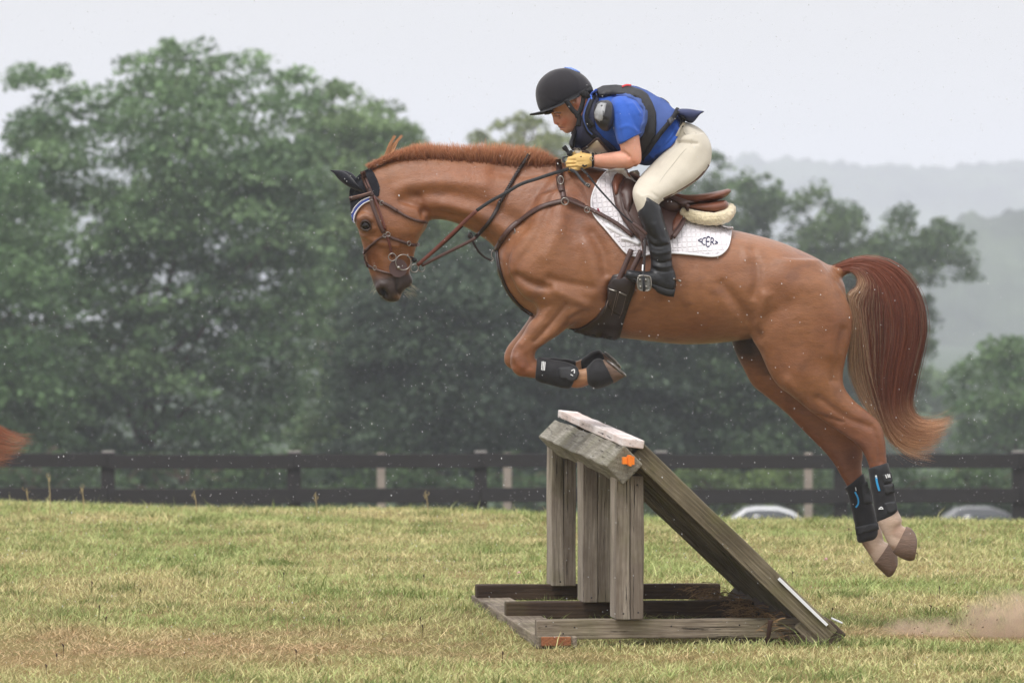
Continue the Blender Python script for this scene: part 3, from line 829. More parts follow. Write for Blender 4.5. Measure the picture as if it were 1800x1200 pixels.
HORSE_Z = CAM.z
def horse_mesh():
    me = remesh(horse_soup(), .0075, 14)
    S = []
    up = lambda l, w, h: S.append((l, w, h)); 
    # head: cheek bone, orbit, nasal bone, jaw edge, mouth, nostril
    up([(628,410),(645,418),(672,428),(700,432)], 5, .006)
    up([(640,425),(655,455),(668,480)], 8, -.005)
    up([(630,384),(642,378),(653,385)], 5, .008); up([(632,408),(645,412),(656,402)], 5, .005)
    up([(642,396)], 7, -.012)
    up([(735,345),(742,360),(748,380)], 6, -.010)
    up([(705,352),(735,362),(748,372)], 5, -.007)
    up([(672,512),(676,519)], 4.5, -.022); up([(664,505),(668,499),(677,500)], 4, .005)
    up([(697,488),(698,508),(706,521)], 2.2, -.008)
    up([(680,450),(700,455),(716,462)], 6, -.004)
    # neck: crest groove, jugular, cervical muscle
    up([(720,345),(770,338),(830,350),(880,372),(920,395)], 14, -.012)
    up([(700,335),(740,325),(790,322),(850,325)], 12, .008)
    up([(745,375),(790,376),(840,398),(875,425)], 8, -.007)
    up([(780,360),(840,375),(890,405)], 12, .007)
    up([(870,300),(920,305),(965,300)], 14, -.012)
    # shoulder blade, triceps, point of shoulder
    up([(975,330),(960,380),(935,430),(905,470)], 13, -.010)
    up([(995,340),(985,400),(960,450)], 16, .008)
    up([(905,485),(935,500),(965,506)], 9, -.018)
    up([(885,450),(895,480)], 14, .012)
    up([(965,506),(995,520),(1030,535)], 10, .010)
    up([(1064,480),(1058,440),(1040,410)], 12, -.012)
    up([(1072,500),(1068,530)], 8, -.016)
    up([(1030,430),(1045,480),(1050,510)], 18, .013)
    up([(965,490),(1000,498),(1040,505)], 9, -.008)
    # forearm tendons, knee
    up([(995,535),(965,572),(940,600)], 5, -.009); up([(1010,545),(975,580),(950,605)], 6, .006)
    up([(965,545),(938,580),(915,605)], 7, .006); up([(1030,548),(1000,560)], 6, -.006)
    up([(905,628),(915,645)], 7, .007); up([(925,625),(930,645)], 5, -.005); up([(903,648),(915,657)], 5, .005)
    # ribs, flank hollow, stifle fold
    for k in range(5):
        up([(1150+k*26,470),(1160+k*26,520),(1158+k*24,570)], 8, .0022)
    up([(1215,470),(1290,480),(1345,470)], 20, -.004)
    up([(1270,500),(1300,540),(1330,590)], 13, -.014)
    up([(1300,590),(1322,575),(1336,560),(1345,520)], 12, .012)
    up([(1322,440),(1332,480),(1325,520)], 10, -.010)
    up([(1310,430),(1318,450)], 12, .008)
    up([(1370,440),(1400,500)], 24, .008); up([(1375,520),(1410,590),(1430,640)], 22, -.006)
    up([(1440,500),(1465,560),(1465,620)], 22, .010); up([(1400,560),(1420,610),(1410,650)], 24, .007)
    up([(1480,580),(1470,640),(1466,668)], 9, -.008)
    up([(1385,670),(1400,690)], 12, .010)
    up([(1400,718),(1440,730),(1480,742)], 4, -.006); up([(1440,700),(1490,735),(1530,750)], 8, -.008)
    up([(1470,755),(1520,780),(1530,800)], 7, .004); up([(1538,755),(1545,785),(1548,812)], 4, -.006)
    up([(1517,812),(1525,822)],5,-.003)
    sculpt(me, [(l, w * (.85 if l[0][0] > 760 else 1), h * (1.25 if l[0][0] > 760 else 1.3)) for l, w, h in S])
    return me

def horse_colors(me):
    V = coords(me); XY = to_px(V); x, y = XY[:, 0], XY[:, 1]
    base = np.array(lin(151, 103, 67)[:3]); C = np.tile(base, (len(V), 1))
    def blend(mask, rgb):
        c = np.array(lin(*rgb)[:3]); m = np.clip(mask, 0, 1)[:, None]
        C[:] = C * (1 - m) + c * m
    ns = np.array([mnoise.noise(Vector((v[0] * 5, v[1] * 5, v[2] * 5))) for v in V])
    ns2 = np.array([mnoise.noise(Vector((v[0] * 14, v[1] * 14, v[2] * 20))) for v in V])
    blend(np.clip(.35 + ns * 1.1, 0, 1) * .5, (130, 84, 60))
    blend(np.clip(ns2 - .1, 0, 1) * .5, (162, 114, 84))
    g = lambda cx, cy, rx, ry: np.exp(-(((x - cx) / rx) ** 2 + ((y - cy) / ry) ** 2))
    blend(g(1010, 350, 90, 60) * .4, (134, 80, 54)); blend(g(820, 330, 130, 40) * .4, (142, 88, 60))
    # pale belly, elbow and groin, where the coat is thinner
    blend(g(1000, 540, 60, 40) * .45, (168, 124, 94)); blend(g(1150, 600, 130, 16) * .4, (160, 116, 88)); blend(g(1310, 560, 40, 35) * .5, (168, 122, 90))
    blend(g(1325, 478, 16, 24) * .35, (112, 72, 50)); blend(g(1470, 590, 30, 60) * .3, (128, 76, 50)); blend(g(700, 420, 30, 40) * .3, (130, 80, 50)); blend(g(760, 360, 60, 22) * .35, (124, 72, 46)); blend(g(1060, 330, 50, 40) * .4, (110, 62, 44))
    blend(g(930, 520, 30, 40) * .3, (126, 80, 56)); blend(g(860, 300, 120, 12) * .3, (168, 104, 70)); blend(np.clip(ns2 * ns * 8 - .35, 0, 1) * .4, (104, 66, 46))
    # darker points towards the knees and hocks; shadow between hocks painted in
    blend(np.clip((y - 690) / 90, 0, 1) * (x > 1380) * .6, (118, 70, 48)); blend(g(1498, 805, 18, 26) * .6, (72, 40, 28))
    blend(g(915, 645, 26, 22) * .65, (128, 70, 44)); blend(g(925, 612, 22, 14)*.3, (134, 80, 52))
    # dark dusty muzzle
    head = x < 760
    t = (y - 478) + (x - 690) * .12 + ns * 12
    blend(np.clip(t / 14, 0, 1) * head, (66, 54, 51)); blend(np.clip((y - 505 + ns * 10) / 14, 0, 1) * head, (48, 38, 37))
    blend(g(702, 521, 8, 5) * .8, (150, 118, 92)); blend(g(674, 515, 5.5, 7.5) * 1.5, (12, 9, 9))
    blend(g(698, 500, 2.2, 18) * head * .7, (34, 26, 26))
    blend(g(643, 396, 12, 12) * head * 1.0, (60, 44, 36)); blend(g(660, 450, 18, 30) * head * .35, (128, 78, 52))
    # white pasterns of the hind legs, pinkish
    ph = (x > 1480) & (y > 880)
    blend(ph * np.clip((y - 893) / 10, 0, 1), (200, 178, 158)); blend(ph * np.clip(ns2 * 3 + .3, 0, 1) * .7 * np.clip((y - 915) / 12, 0, 1), (158, 128, 106))
    fp = (x > 990) & (x < 1060) & (y > 630) & (y < 700) & (y > 560)
    blend(fp * .8, (178, 136, 98))
    blend((y > 668) * fp * .5, (140, 84, 52))
    # dark skin inside the thigh, with the sheath's shadow painted into the colour
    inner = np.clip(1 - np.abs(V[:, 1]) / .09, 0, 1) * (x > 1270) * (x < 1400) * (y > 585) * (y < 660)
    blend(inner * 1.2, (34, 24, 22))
    far_shade = (V[:, 1] > -.04) * (V[:, 1] < .2) * np.clip((1345 - x) / 25, 0, 1) * (x > 1270) * np.clip((650 - y) / 30, 0, 1) * (y > 585)
    blend(far_shade * .9, (40, 28, 25))
    return C * np.array([.84, .80, .80])

M_horse = mat('horse_coat', (0.3, 0.12, 0.06, 1), rough=0.5, var=0.2, scale=34, bump=0.0016, bscale=240, attr='col', spec=0.45,
              sheen=0.04, stretch=(0.5, 1, 1.5), detail=9)
_t = M_horse.node_tree; _b = _t.nodes['Principled BSDF']
_tc = _t.nodes.new('ShaderNodeTexCoord'); _mp = _t.nodes.new('ShaderNodeMapping'); _mp.inputs['Scale'].default_value = (22, 22, 60); _mp.inputs['Rotation'].default_value = (0, R(25), 0)
_n = _t.nodes.new('ShaderNodeTexNoise'); _n.inputs['Scale'].default_value = 3; _n.inputs['Detail'].default_value = 5; _n.inputs['Distortion'].default_value = .5
_n2 = _t.nodes.new('ShaderNodeTexNoise'); _n2.inputs['Scale'].default_value = 11; _n2.inputs['Detail'].default_value = 4
_t.links.new(_tc.outputs['Object'], _mp.inputs[0]); _t.links.new(_mp.outputs[0], _n.inputs['Vector']); _t.links.new(_tc.outputs['Object'], _n2.inputs['Vector'])
_old = [l.from_socket for l in _t.links if l.to_socket == _b.inputs['Normal']][0]
_b1 = _t.nodes.new('ShaderNodeBump'); _b1.inputs['Distance'].default_value = .0015; _t.links.new(_n.outputs['Fac'], _b1.inputs['Height']); _t.links.new(_old, _b1.inputs['Normal'])
_b2 = _t.nodes.new('ShaderNodeBump'); _b2.inputs['Distance'].default_value = .006; _t.links.new(_n2.outputs['Fac'], _b2.inputs['Height']); _t.links.new(_b1.outputs[0], _b2.inputs['Normal'])
_t.links.new(_b2.outputs[0], _b.inputs['Normal'])
_rr = _t.nodes.new('ShaderNodeMapRange'); _rr.inputs[3].default_value = .28; _rr.inputs[4].default_value = .46; _t.links.new(_n2.outputs['Fac'], _rr.inputs[0]); _t.links.new(_rr.outputs[0], _b.inputs['Roughness'])
M_hoof = mat('hoof_horn', lin(108, 86, 72), rough=0.55, var=0.4, scale=14, bump=0.004, stretch=(1, 1, 6))
M_shoe = mat('steel_shoe', lin(150, 146, 142), rough=0.35, metal=0.9)
M_eye = mat('horse_eye', (0.010, 0.006, 0.005, 1), rough=0.12, var=0, spec=.45)
M_hair = mat('horse_hair', (0.2, 0.07, 0.03, 1), rough=0.45, var=0.15, scale=60, attr='col', spec=0.35, sheen=0.1, trans=0.15)

horse = empty('horse', P(1150, 1110, 0), 'chestnut horse with a roached mane jumping the wooden log fence with a rider', 'horse')
horse_me = horse_mesh()
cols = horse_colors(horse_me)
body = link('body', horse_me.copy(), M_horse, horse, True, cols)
HB = bvh_of(horse_me)

def strands(roots, dirs_fn, m, name, parent, colors_fn, width=.0022, segs=5):
    """tapered flat hairs; dirs_fn(i) -> array of (segs+1,3) points"""
    Vs, Fs, Cs = [], [], []
    o = 0
    for i in range(len(roots)):
        p = dirs_fn(i); k = len(p)
        t = np.gradient(p, axis=0); t /= (np.linalg.norm(t, axis=1)[:, None] + 1e-9)
        a = random.uniform(0, 2 * math.pi); ref = np.array([math.cos(a) * .8, -1, math.sin(a) * .8])
        w = np.cross(t, ref); w /= (np.linalg.norm(w, axis=1)[:, None] + 1e-9)
        tp = (1 - np.linspace(0, 1, k) ** 2 * .85)[:, None] * width * random.uniform(.6, 1.3) / 2
        Vs.append(np.concatenate([p - w * tp, p + w * tp]))
        j = np.arange(k - 1)
        Fs.append(np.stack([j, j + 1, j + 1 + k, j + k], 1) + o); o += 2 * k
        cc = colors_fn(i, k); Cs.append(np.concatenate([cc, cc]))
    return fast_mesh(name, np.concatenate(Vs), np.concatenate(Fs), m, parent, True, np.concatenate(Cs))

def build_mane(parent):
    base = cr([(650,294),(670,284),(690,279),(720,277),(760,277),(810,281),(860,284),(910,289),(950,289),(978,287)], 8)
    top = cr([(646,287),(668,276),(690,265),(715,256),(745,250),(800,253),(855,251),(912,255),(948,262),(978,281)], 8)
    n = len(base); roots = []; data = []
    for i in range(9000):
        u = random.random() * (n - 1.001); k = int(u); f = u - k
        b = base[k] * (1 - f) + base[k + 1] * f; t = top[k] * (1 - f) + top[k + 1] * f
        b = b + (random.gauss(0, 2), random.uniform(-2, 7))
        cl = mnoise.noise(Vector((u * .9, 3, 0))); cl2 = mnoise.noise(Vector((u * 3.1, 7, 0)))
        y0 = random.gauss(0, .013); y1 = y0 * 1.7 + random.gauss(0, .012) - .01
        hgt = random.uniform(.55, 1.1) + cl2 * .34 + mnoise.noise(Vector((u * 1.6, 1, 4))) * .1
        tip = b + (t - b) * hgt + np.array([random.gauss(0, 5) + cl * 10 + cl2 * 5 + 4, random.gauss(0, 1)])
        roots.append(0); data.append((b, tip, y0, y1, cl2, random.random()))
    def f(i):
        b, t, y0, y1, c, r = data[i]; out = []
        for s in np.linspace(0, 1, 5):
            q = b + (t - b) * s; bend = math.sin(s * math.pi) * (-1.5)
            out.append(P(q[0] + bend, q[1] + s * s * 2.0, y0 + (y1 - y0) * s))
        return np.array([tuple(o) for o in out])
    def c(i, k):
        b, t, y0, y1, c2, r = data[i]
        a = np.array(lin(132, 80, 56)[:3]); d = np.array(lin(216, 160, 124)[:3]); e = np.array(lin(118, 70, 50)[:3])
        s = np.linspace(0, 1, k)[:, None]
        base_c = a * (1 - r) + e * r
        return base_c * (1 - s) + (d * (.8 + .4 * r)) * s
    strands(roots, f, M_hair, 'mane', parent, c, .0026)
    # the wisp standing up behind the poll
    data2 = []
    for i in range(160):
        g = random.choice([(681,272,685,256,694,240),(684,272,690,258,706,239),(687,270,692,262,698,249)])
        data2.append([v + random.gauss(0, 1.3 if j > 1 else 2.2) for j, v in enumerate(g)] + [random.gauss(0, .008)])
    def f2(i):
        a = data2[i]; L_ = cr([(a[0], a[1]), (a[2], a[3]), (a[4], a[5])], 4)
        return np.array([tuple(P(q[0], q[1], a[6])) for q in L_])
    strands(data2, f2, M_hair, 'forelock_wisp', parent, lambda i, k: np.tile(np.array(lin(200, 150, 110)[:3]), (k, 1)) * random.uniform(.6, 1.1), .003)

TAIL = [[(1462,472),(1500,457),(1540,456),(1578,472),(1606,504),(1621,545),(1622,590),(1612,635),(1601,680),(1598,715),(1616,739),(1650,741),(1692,727)],
     [(1464,474),(1500,463),(1534,466),(1564,484),(1588,514),(1598,555),(1596,600),(1586,645),(1577,690),(1578,730),(1600,753),(1638,757),(1684,741)],
     [(1466,476),(1498,468),(1526,474),(1545,492),(1556,520),(1562,560),(1560,605),(1553,650),(1552,695),(1560,738),(1584,769),(1624,779),(1670,764)],
     [(1468,478),(1496,472),(1514,479),(1524,496),(1520,514),(1512,540),(1519,590),(1528,650),(1542,700),(1556,745),(1572,780),(1608,803),(1656,812)],
     [(1469,480),(1492,474),(1505,482),(1510,496),(1503,510),(1492,518),(1500,560),(1496,610),(1496,655),(1512,695),(1532,730),(1556,764),(1594,802)]]
def build_tail(parent, n=15000, lines=TAIL, y0=0.0, red=0.0, seed=5):
    rg = random.Random(seed); G = np.array([cr(L, 2) for L in lines]); nl = len(lines) - 1
    data = []
    for i in range(n):
        u = rg.random() ** .9 * nl if i % 3 else rg.random() * nl * .75
        u = min(u, nl - .001)
        if u > 2.6 and rg.random() < .62: u = rg.random() * 2.6
        data.append((u, max(-.028, min(.028, rg.gauss(0, .016))), rg.gauss(0, 1), rg.gauss(0, 1), rg.random(), 1 - .38 * rg.random() ** .9 if u < 2.9 else rg.uniform(.45, .98), rg.random() < .04))
    def f(i):
        u, yo, a, b, r, ln, fly = data[i]; k = int(u); fr = u - k
        m = max(int(len(G[0]) * ln), 6); s = np.linspace(0, ln, m); amp = 2.6 if fly else 1.0
        dr = mnoise.noise(Vector((r * 31, yo * 30, 2))) * 1.5 + mnoise.noise(Vector((u * 1.5, 3, 3))) * .5
        L_ = []
        for j in range(m):
            uu = min(max(u + dr * s[j] * (1.2 - s[j]) * 1.6, 0), nl - .001); kk = int(uu); ff = uu - kk
            L_.append(G[kk][j] * (1 - ff) + G[kk + 1][j] * ff)
        out = []
        for j, q in enumerate(L_):
            w = s[j]
            sp = mnoise.noise(Vector((r * 50, w * 2.5, 9)))
            sq = mnoise.noise(Vector((r * 50 + 9, w * 2.5, 15)))
            px = q[0] + (a * (1.0 + 3.2 * w) * .8 + sp * 3 * w) * amp; py = q[1] + (b * (1.0 + 2.4 * w) * .8 + sq * 3 * w) * amp + b * 22 * max(0, w - .82); px += a * 14 * max(0, w - .82)
            y = y0 + yo * (.6 + 2.1 * math.sin(min(w * 1.5, 1) * math.pi / 2)) - .02 * math.sin(w * 5) + sq * .025 * w
            out.append(tuple(P(px, py, y)))
        return np.array(out)
    def c(i, k):
        u, yo, a, b, r, ln, fly = data[i]
        dark = np.array(lin(76, 40, 34)[:3]); mid = np.array(lin(128, 72, 52)[:3]); blond = np.array(lin(226, 192, 156)[:3]); orange = np.array(lin(206, 160, 122)[:3])
        s = np.linspace(0, ln, k)[:, None]
        q = np.clip(.66 + mnoise.noise(Vector((u * 1.3, yo * 10, 2))) * .5 + (r - .5) * 1.0, 0, 1)
        m = mid * (1 - q) + dark * q
        tp = np.clip(1.15 - s * 3.0, 0, 1); m = (mid * 1.1) * tp + m * (1 - tp)
        bl = np.clip((u - 2.75 + (r - .5) * 1.6) * .9, 0, .95) * np.clip((s - .10) * 6, 0, 1)
        bl = np.maximum(bl, (r > .90) * .22 * np.clip(s * 2, 0, 1))
        col = m * (1 - bl) + blond * (.75 + .35 * a * .4) * bl
        tip = np.clip((s - .70) * 4.5, 0, .85) * (.4 + .6 * (r > .45))
        col = col * (1 - tip) + (orange * (.8 + .4 * r)) * tip
        col = np.clip(col, .005, .8)
        return col * (1 - red) + np.array(lin(146, 80, 58)[:3]) * red
    return strands(data, f, M_hair, 'tail', parent, c, .0017)

build_mane(horse)
tail_ob = build_tail(horse)
# hooves
def hoof(name, secs, parent, label=None):
    o = lofted(name, secs, M_hoof, parent, 4, 28, 2.2)
    if label: o['label'] = label
    return o
hoof('hoof', [(1569,970,1593,925,.038,-.15),(1575,975,1597,926,.044,-.15),(1586,981.5,1602,929,.050,-.15),(1598,985.5,1608,936,.054,-.15),(1606,984,1611,944,.054,-.15),(1607.5,982,1612,949,.044,-.15)], horse)
hoof('hoof', [(1537,991,1564,952,.038,.12),(1544,998,1569,955,.044,.12),(1554,1008,1574,962,.050,.12),(1561,1014,1577,972,.053,.12),(1568,1011,1578,984,.052,.12),(1570,1008,1578,990,.042,.12)], horse)
nf = hoof('hoof', [(1050,640,1066,676,.045,-.14),(1057,634,1079,673,.052,-.14),(1062,632,1088,668,.056,-.14),(1066,636,1097,662,.052,-.14),(1064,640,1092,657,.040,-.14)], horse)
ff = hoof('hoof', [(1042,626,1056,662,.045,.11),(1049,620,1070,658,.052,.11),(1055,618,1079,654,.055,.11),(1062,621,1089,648,.050,.11),(1061,625,1084,643,.040,.11)], horse)
def shoe(y, pts, parent):
    v, f = tube_geo(cr([[*P(a, b, yy), r] for a, b, yy, r in pts], 4), 8)
    return mk('shoe', v, f, M_shoe, parent)
shoe(0, [(1067,634,-.16,.0045),(1078,641,-.19,.005),(1090,652,-.185,.005),(1098.5,660,-.15,.006),(1097,657,-.11,.005),(1084,645,-.09,.005),(1069,634,-.12,.0045)], nf)
shoe(0, [(1063,619,.09,.0045),(1074,627,.06,.005),(1085,638,.07,.005),(1090,646,.11,.006),(1088,643,.15,.005),(1076,631,.16,.005),(1064,620,.13,.0045)], ff)
# eyes
for sgn in (-1, 1):
    s = Soup().ball(642.5, 396, -.094 * 1, 7.5, 7.5, .014)
    V = [Vector((v[0], v[1] * (1 if sgn < 0 else -1), v[2])) for v in s.v]
    e = fix_normals(mk('eye', V, s.f, M_eye, horse))
    lid_m = mat('eyelid_skin', lin(58, 42, 36), rough=.5, var=.2) if sgn < 0 else lid_m
    def arc(pts):
        v, f = tube_geo(cr([[*P(a, b, yy), r] for a, b, yy, r in pts], 4), 8)
        return [Vector((q.x, q.y * (1 if sgn < 0 else -1), q.z)) for q in v], f
    v, f = merge(arc([(634,400,-.098,.002),(636,391,-.104,.004),(643,388,-.107,.005),(650,393,-.103,.004),(652,400,-.096,.002)]),
                 arc([(634,400,-.098,.002),(639,404,-.104,.0035),(646,405,-.104,.004),(652,400,-.096,.002)]))
    mk('eyelid', v, f, lid_m, e)
# whiskers and the hair of the chin
wh = []
for i in range(22):
    a, b = random.uniform(708, 726), random.uniform(498, 516)
    wh.append((a, b, a + random.uniform(8, 20), b + random.uniform(3, 13), random.gauss(0, .02)))
for i in range(12):
    a, b = random.uniform(654, 664), random.uniform(492, 512)
    wh.append((a, b, a - random.uniform(3, 10), b + random.uniform(2, 9), random.gauss(0, .02)))
strands(wh, lambda i: np.array([tuple(P(wh[i][0] + (wh[i][2] - wh[i][0]) * s, wh[i][1] + (wh[i][3] - wh[i][1]) * s + s * s * 2, wh[i][4])) for s in np.linspace(0, 1, 4)]),
        M_hair, 'whiskers', horse, lambda i, k: np.tile(np.array(lin(190, 180, 150)[:3]), (k, 1)), .0011)
# ================================================================== TACK
M_leather = mat('brown_leather', lin(74, 50, 44), rough=.42, var=.22, scale=22, bump=.0006, bscale=320, spec=.5, detail=8)
M_leather_red = mat('reddish_rein_leather', lin(96, 50, 40), rough=.45, var=.2, scale=30, bump=.0006, bscale=260)
M_leather_dk = mat('dark_leather', lin(38, 27, 26), rough=.36, var=.25, scale=22, bump=.0006, bscale=300, spec=.55)
M_leather_tan = mat('tan_leather', lin(112, 66, 46), rough=.4, var=.22, scale=18, bump=.0006, bscale=260, spec=.5)
M_metal = mat('polished_steel', lin(150, 146, 140), rough=.32, metal=1.0, var=.05)
M_neo = mat('black_neoprene', lin(34, 34, 37), rough=.7, var=.3, scale=18, bump=.0015, bscale=60, spec=.3, sheen=.15)
M_neo2 = mat('black_boot_strap', lin(46, 47, 50), rough=.6, var=.25, scale=30, bump=.001, bscale=150, spec=.4)
M_white_mark = mat('white_mark', (.75, .76, .76, 1), rough=.6, var=.05)
M_blue_mark = mat('blue_mark', lin(44, 150, 210), rough=.5, var=.08)

def on(name, polyl, width, bvh, off, m, parent=None, thick=.0012, ydef=-.2, closed=False):
    return strap(name, polyl, width, bvh, off, thick, m, parent, ydef)

# ---- saddle pad
padroot = empty('saddle_pad', P(1170, 400, 0), 'white quilted saddle pad with navy monogram under the saddle', 'saddle pad')
pad_poly = [(1098,297),(1084,297),(1070,303),(1056,316),(1046,333),(1040,352),(1041,370),(1048,384),(1064,402),(1084,426),(1101,445),(1114,450),(1130,450),(1150,446),(1186,446),(1226,449.5),(1252,452),(1266,449),(1277,439),(1282,425),(1284,408),(1285,402),(1262,400),(1230,393),(1200,382),(1170,368),(1140,346),(1115,318)]
M_pad = bpy.data.materials.new('quilted_cotton'); M_pad.use_nodes = True
t_ = M_pad.node_tree; b_ = t_.nodes['Principled BSDF']; b_.inputs['Roughness'].default_value = .85; b_.inputs['Sheen Weight'].default_value = .2
tc_ = t_.nodes.new('ShaderNodeTexCoord'); mp_ = t_.nodes.new('ShaderNodeMapping'); mp_.inputs['Rotation'].default_value = (0, R(4), 0); mp_.inputs['Scale'].default_value = (42, 1, 42)
t_.links.new(tc_.outputs['Object'], mp_.inputs[0])
sx_ = t_.nodes.new('ShaderNodeSeparateXYZ')
nz_ = t_.nodes.new('ShaderNodeTexNoise'); nz_.inputs['Scale'].default_value = 7; nz_.inputs['Detail'].default_value = 4
wv = t_.nodes.new('ShaderNodeVectorMath'); wv.operation = 'MULTIPLY_ADD'; wv.inputs[1].default_value = (.7, 0, .7)
t_.links.new(tc_.outputs['Object'], nz_.inputs['Vector']); t_.links.new(nz_.outputs['Color'], wv.inputs[0]); t_.links.new(mp_.outputs[0], wv.inputs[2]); t_.links.new(wv.outputs[0], sx_.inputs[0])
hs_ = []
for ax in ('X', 'Z'):
    fr = t_.nodes.new('ShaderNodeMath'); fr.operation = 'FRACT'; t_.links.new(sx_.outputs[ax], fr.inputs[0])
    sb = t_.nodes.new('ShaderNodeMath'); sb.operation = 'SUBTRACT'; sb.inputs[1].default_value = .5; t_.links.new(fr.outputs[0], sb.inputs[0])
    ab = t_.nodes.new('ShaderNodeMath'); ab.operation = 'ABSOLUTE'; t_.links.new(sb.outputs[0], ab.inputs[0])
    cv = t_.nodes.new('ShaderNodeMapRange'); cv.inputs[1].default_value = .5; cv.inputs[2].default_value = .30; t_.links.new(ab.outputs[0], cv.inputs[0]); hs_.append(cv)
mn = t_.nodes.new('ShaderNodeMath'); mn.operation = 'MINIMUM'; t_.links.new(hs_[0].outputs[0], mn.inputs[0]); t_.links.new(hs_[1].outputs[0], mn.inputs[1])
bp_ = t_.nodes.new('ShaderNodeBump'); bp_.inputs['Distance'].default_value = .0032; bp_.inputs['Strength'].default_value = 1; t_.links.new(mn.outputs[0], bp_.inputs['Height']); t_.links.new(bp_.outputs[0], b_.inputs['Normal'])
cr_ = t_.nodes.new('ShaderNodeMixRGB'); cr_.inputs[1].default_value = lin(226, 222, 226); cr_.inputs[2].default_value = lin(206, 196, 200)
nd_ = t_.nodes.new('ShaderNodeMapRange'); nd_.inputs[1].default_value = .5; nd_.inputs[2].default_value = .75; t_.links.new(nz_.outputs['Fac'], nd_.inputs[0]); t_.links.new(nd_.outputs[0], cr_.inputs[0]); t_.links.new(cr_.outputs[0], b_.inputs['Base Color'])
drape('quilted_panel', pad_poly, HB, .004, .010, M_pad, padroot, 5, True, soft=3)
M_bind = mat('white_binding', (.78, .77, .80, 1), rough=.7, var=.04)
strap('binding', [pad_poly[0:24]], 3.4, HB, .012, .005, M_bind, padroot, mirror=True)
strap('girth_keeper', [(1066,397),(1092,412),(1112,420),(1128,428)], 7, HB, .015, .003, M_bind, padroot)
strap('pad_fold', [(1092,420),(1108,424),(1124,431)], 5, HB, .018, .004, M_bind, padroot)
M_navy = mat('navy_thread', lin(36, 42, 82), rough=.7, var=.1)
mono = [[(1232,423.3),(1226.3,425.7),(1232.6,429)],
        [(1239.3,421.5),(1235.2,422.6),(1233.4,425.5),(1233.6,430.5),(1236,432.8),(1239,433)],
        [(1246.8,421.8),(1243.5,419.8),(1240.8,422.5),(1240.2,429),(1241,435),(1243.6,437),(1246.2,435)], [(1240.6,428),(1245.8,428.3)],
        [(1248.3,434),(1248.7,422)], [(1248.7,422),(1252.2,423),(1253.2,426),(1251,428.8),(1249,429)], [(1250.6,429),(1254,433.2)],
        [(1256,427.4),(1260.7,430.3),(1255.4,432)]]
for g_ in mono: pass
v_, f_ = merge(*[bands(l, 1.05, HB, .016, .0015, -.25, 3) for l in mono])
fix_normals(mk('monogram', v_, f_, M_navy, padroot, False))
M_red = mat('red_tag', lin(140, 40, 60), rough=.6)
strap('red_tag', [(1051,369),(1054,375),(1057,380)], 2.6, HB, .017, .002, M_red, padroot)

# ---- sheepskin half pad
M_fleece = mat('sheepskin', lin(222, 208, 176), rough=1, var=.2, scale=60, bump=.008, bscale=130, spec=.05, sheen=.5)
fl = Soup()
for sg in (-1, 1):
    fl.tube([(1196,371,sg*.185),(1210,377,sg*.19),(1232,383,sg*.185),(1256,385,sg*.17),(1274,380,sg*.13),(1281,371,sg*.06),(1282,368,0)], [.022,.029,.031,.032,.033,.032,.032], 5, 16)
fl.tube([(1112,307,-.07),(1118,306,0),(1112,307,.07)], .018, 4, 12)
fme = remesh(fl, .007, 2)
Vf = coords(fme); fme.update(); Nf = normals(fme)
Vf += Nf * np.array([[mnoise.noise(Vector(v * 75)) * .0042 + mnoise.noise(Vector(v * 160)) * .003] for v in Vf]); fme.vertices.foreach_set('co', Vf.ravel()); fme.update()
fo = link('sheepskin_half_pad', fme, M_fleece); tag(fo, 'cream sheepskin half pad rolled under the back of the saddle', 'half pad')

# ---- saddle
sad = empty('saddle', P(1180, 350, 0), 'brown leather jumping saddle under the rider', 'saddle')
flap_poly = [(1073,330),(1077,318),(1090,308),(1110,303),(1130,312),(1150,330),(1180,352),(1208,357),(1206,372),(1201,390),(1192,409),(1181,424),(1165,436),(1145,440),(1127,428),(1108,410),(1094,391),(1080,364)]
drape('flap', flap_poly, HB, .030, .008, M_leather, sad, 5, True, soft=6, puff=.006)
strap('flap_edge', [[(1181,424),(1192,409),(1201,390),(1206,372),(1208,359)]], 8, HB, .041, .004, M_leather, sad, mirror=True)
drape('knee_roll', [(1074,331),(1077,320),(1089,311),(1104,306),(1108,312),(1094,322),(1086,334),(1084,348),(1080,352)], HB, .040, .006, M_leather_tan, sad, 4, True, puff=.012)
drape('knee_block', [(1090,328),(1104,318),(1116,322),(1114,350),(1104,384),(1096,374),(1088,348)], HB, .040, .004, M_leather, sad, 4, True, puff=.018)
strap('flap_seam', [[(1086,345),(1092,372),(1106,398),(1122,418)],[(1090,352),(1102,380),(1118,404)]], 1.6, HB, .046, .002, M_leather, sad)
drape('sweat_flap', [(1178,400),(1186,384),(1196,372),(1200,374),(1196,392),(1186,408),(1180,416)], HB, .043, .004, M_leather_tan, sad, 4)
seat = Soup().loft([(1106,300,1110,320,.05,0),(1116,303,1124,330,.065,0),(1135,316,1140,342,.07,0),(1158,330,1162,352,.08,0),(1185,339,1188,360,.105,0),(1208,342.5,1214,361,.13,0),
                    (1232,341,1238,357,.15,0),(1255,337,1256,353.5,.15,0),(1270,334,1266,351,.13,0),(1281,331.5,1274,347,.10,0),(1286,335,1279,343,.06,0)], 5, 30, 2.3)
so = link('seat', remesh(seat, .006, 4), M_leather_tan, sad)
lofted('panel', [(1190,358,1186,372,.13,0),(1208,359,1207,370,.16,0),(1225,357,1224,374,.175,0),(1245,354.5,1245,377,.175,0),(1262,352.5,1263,377,.165,0),(1274,352,1274,373,.14,0),(1279,356,1279,367,.10,0)], M_leather_tan, sad, 5, 30, 2.6)
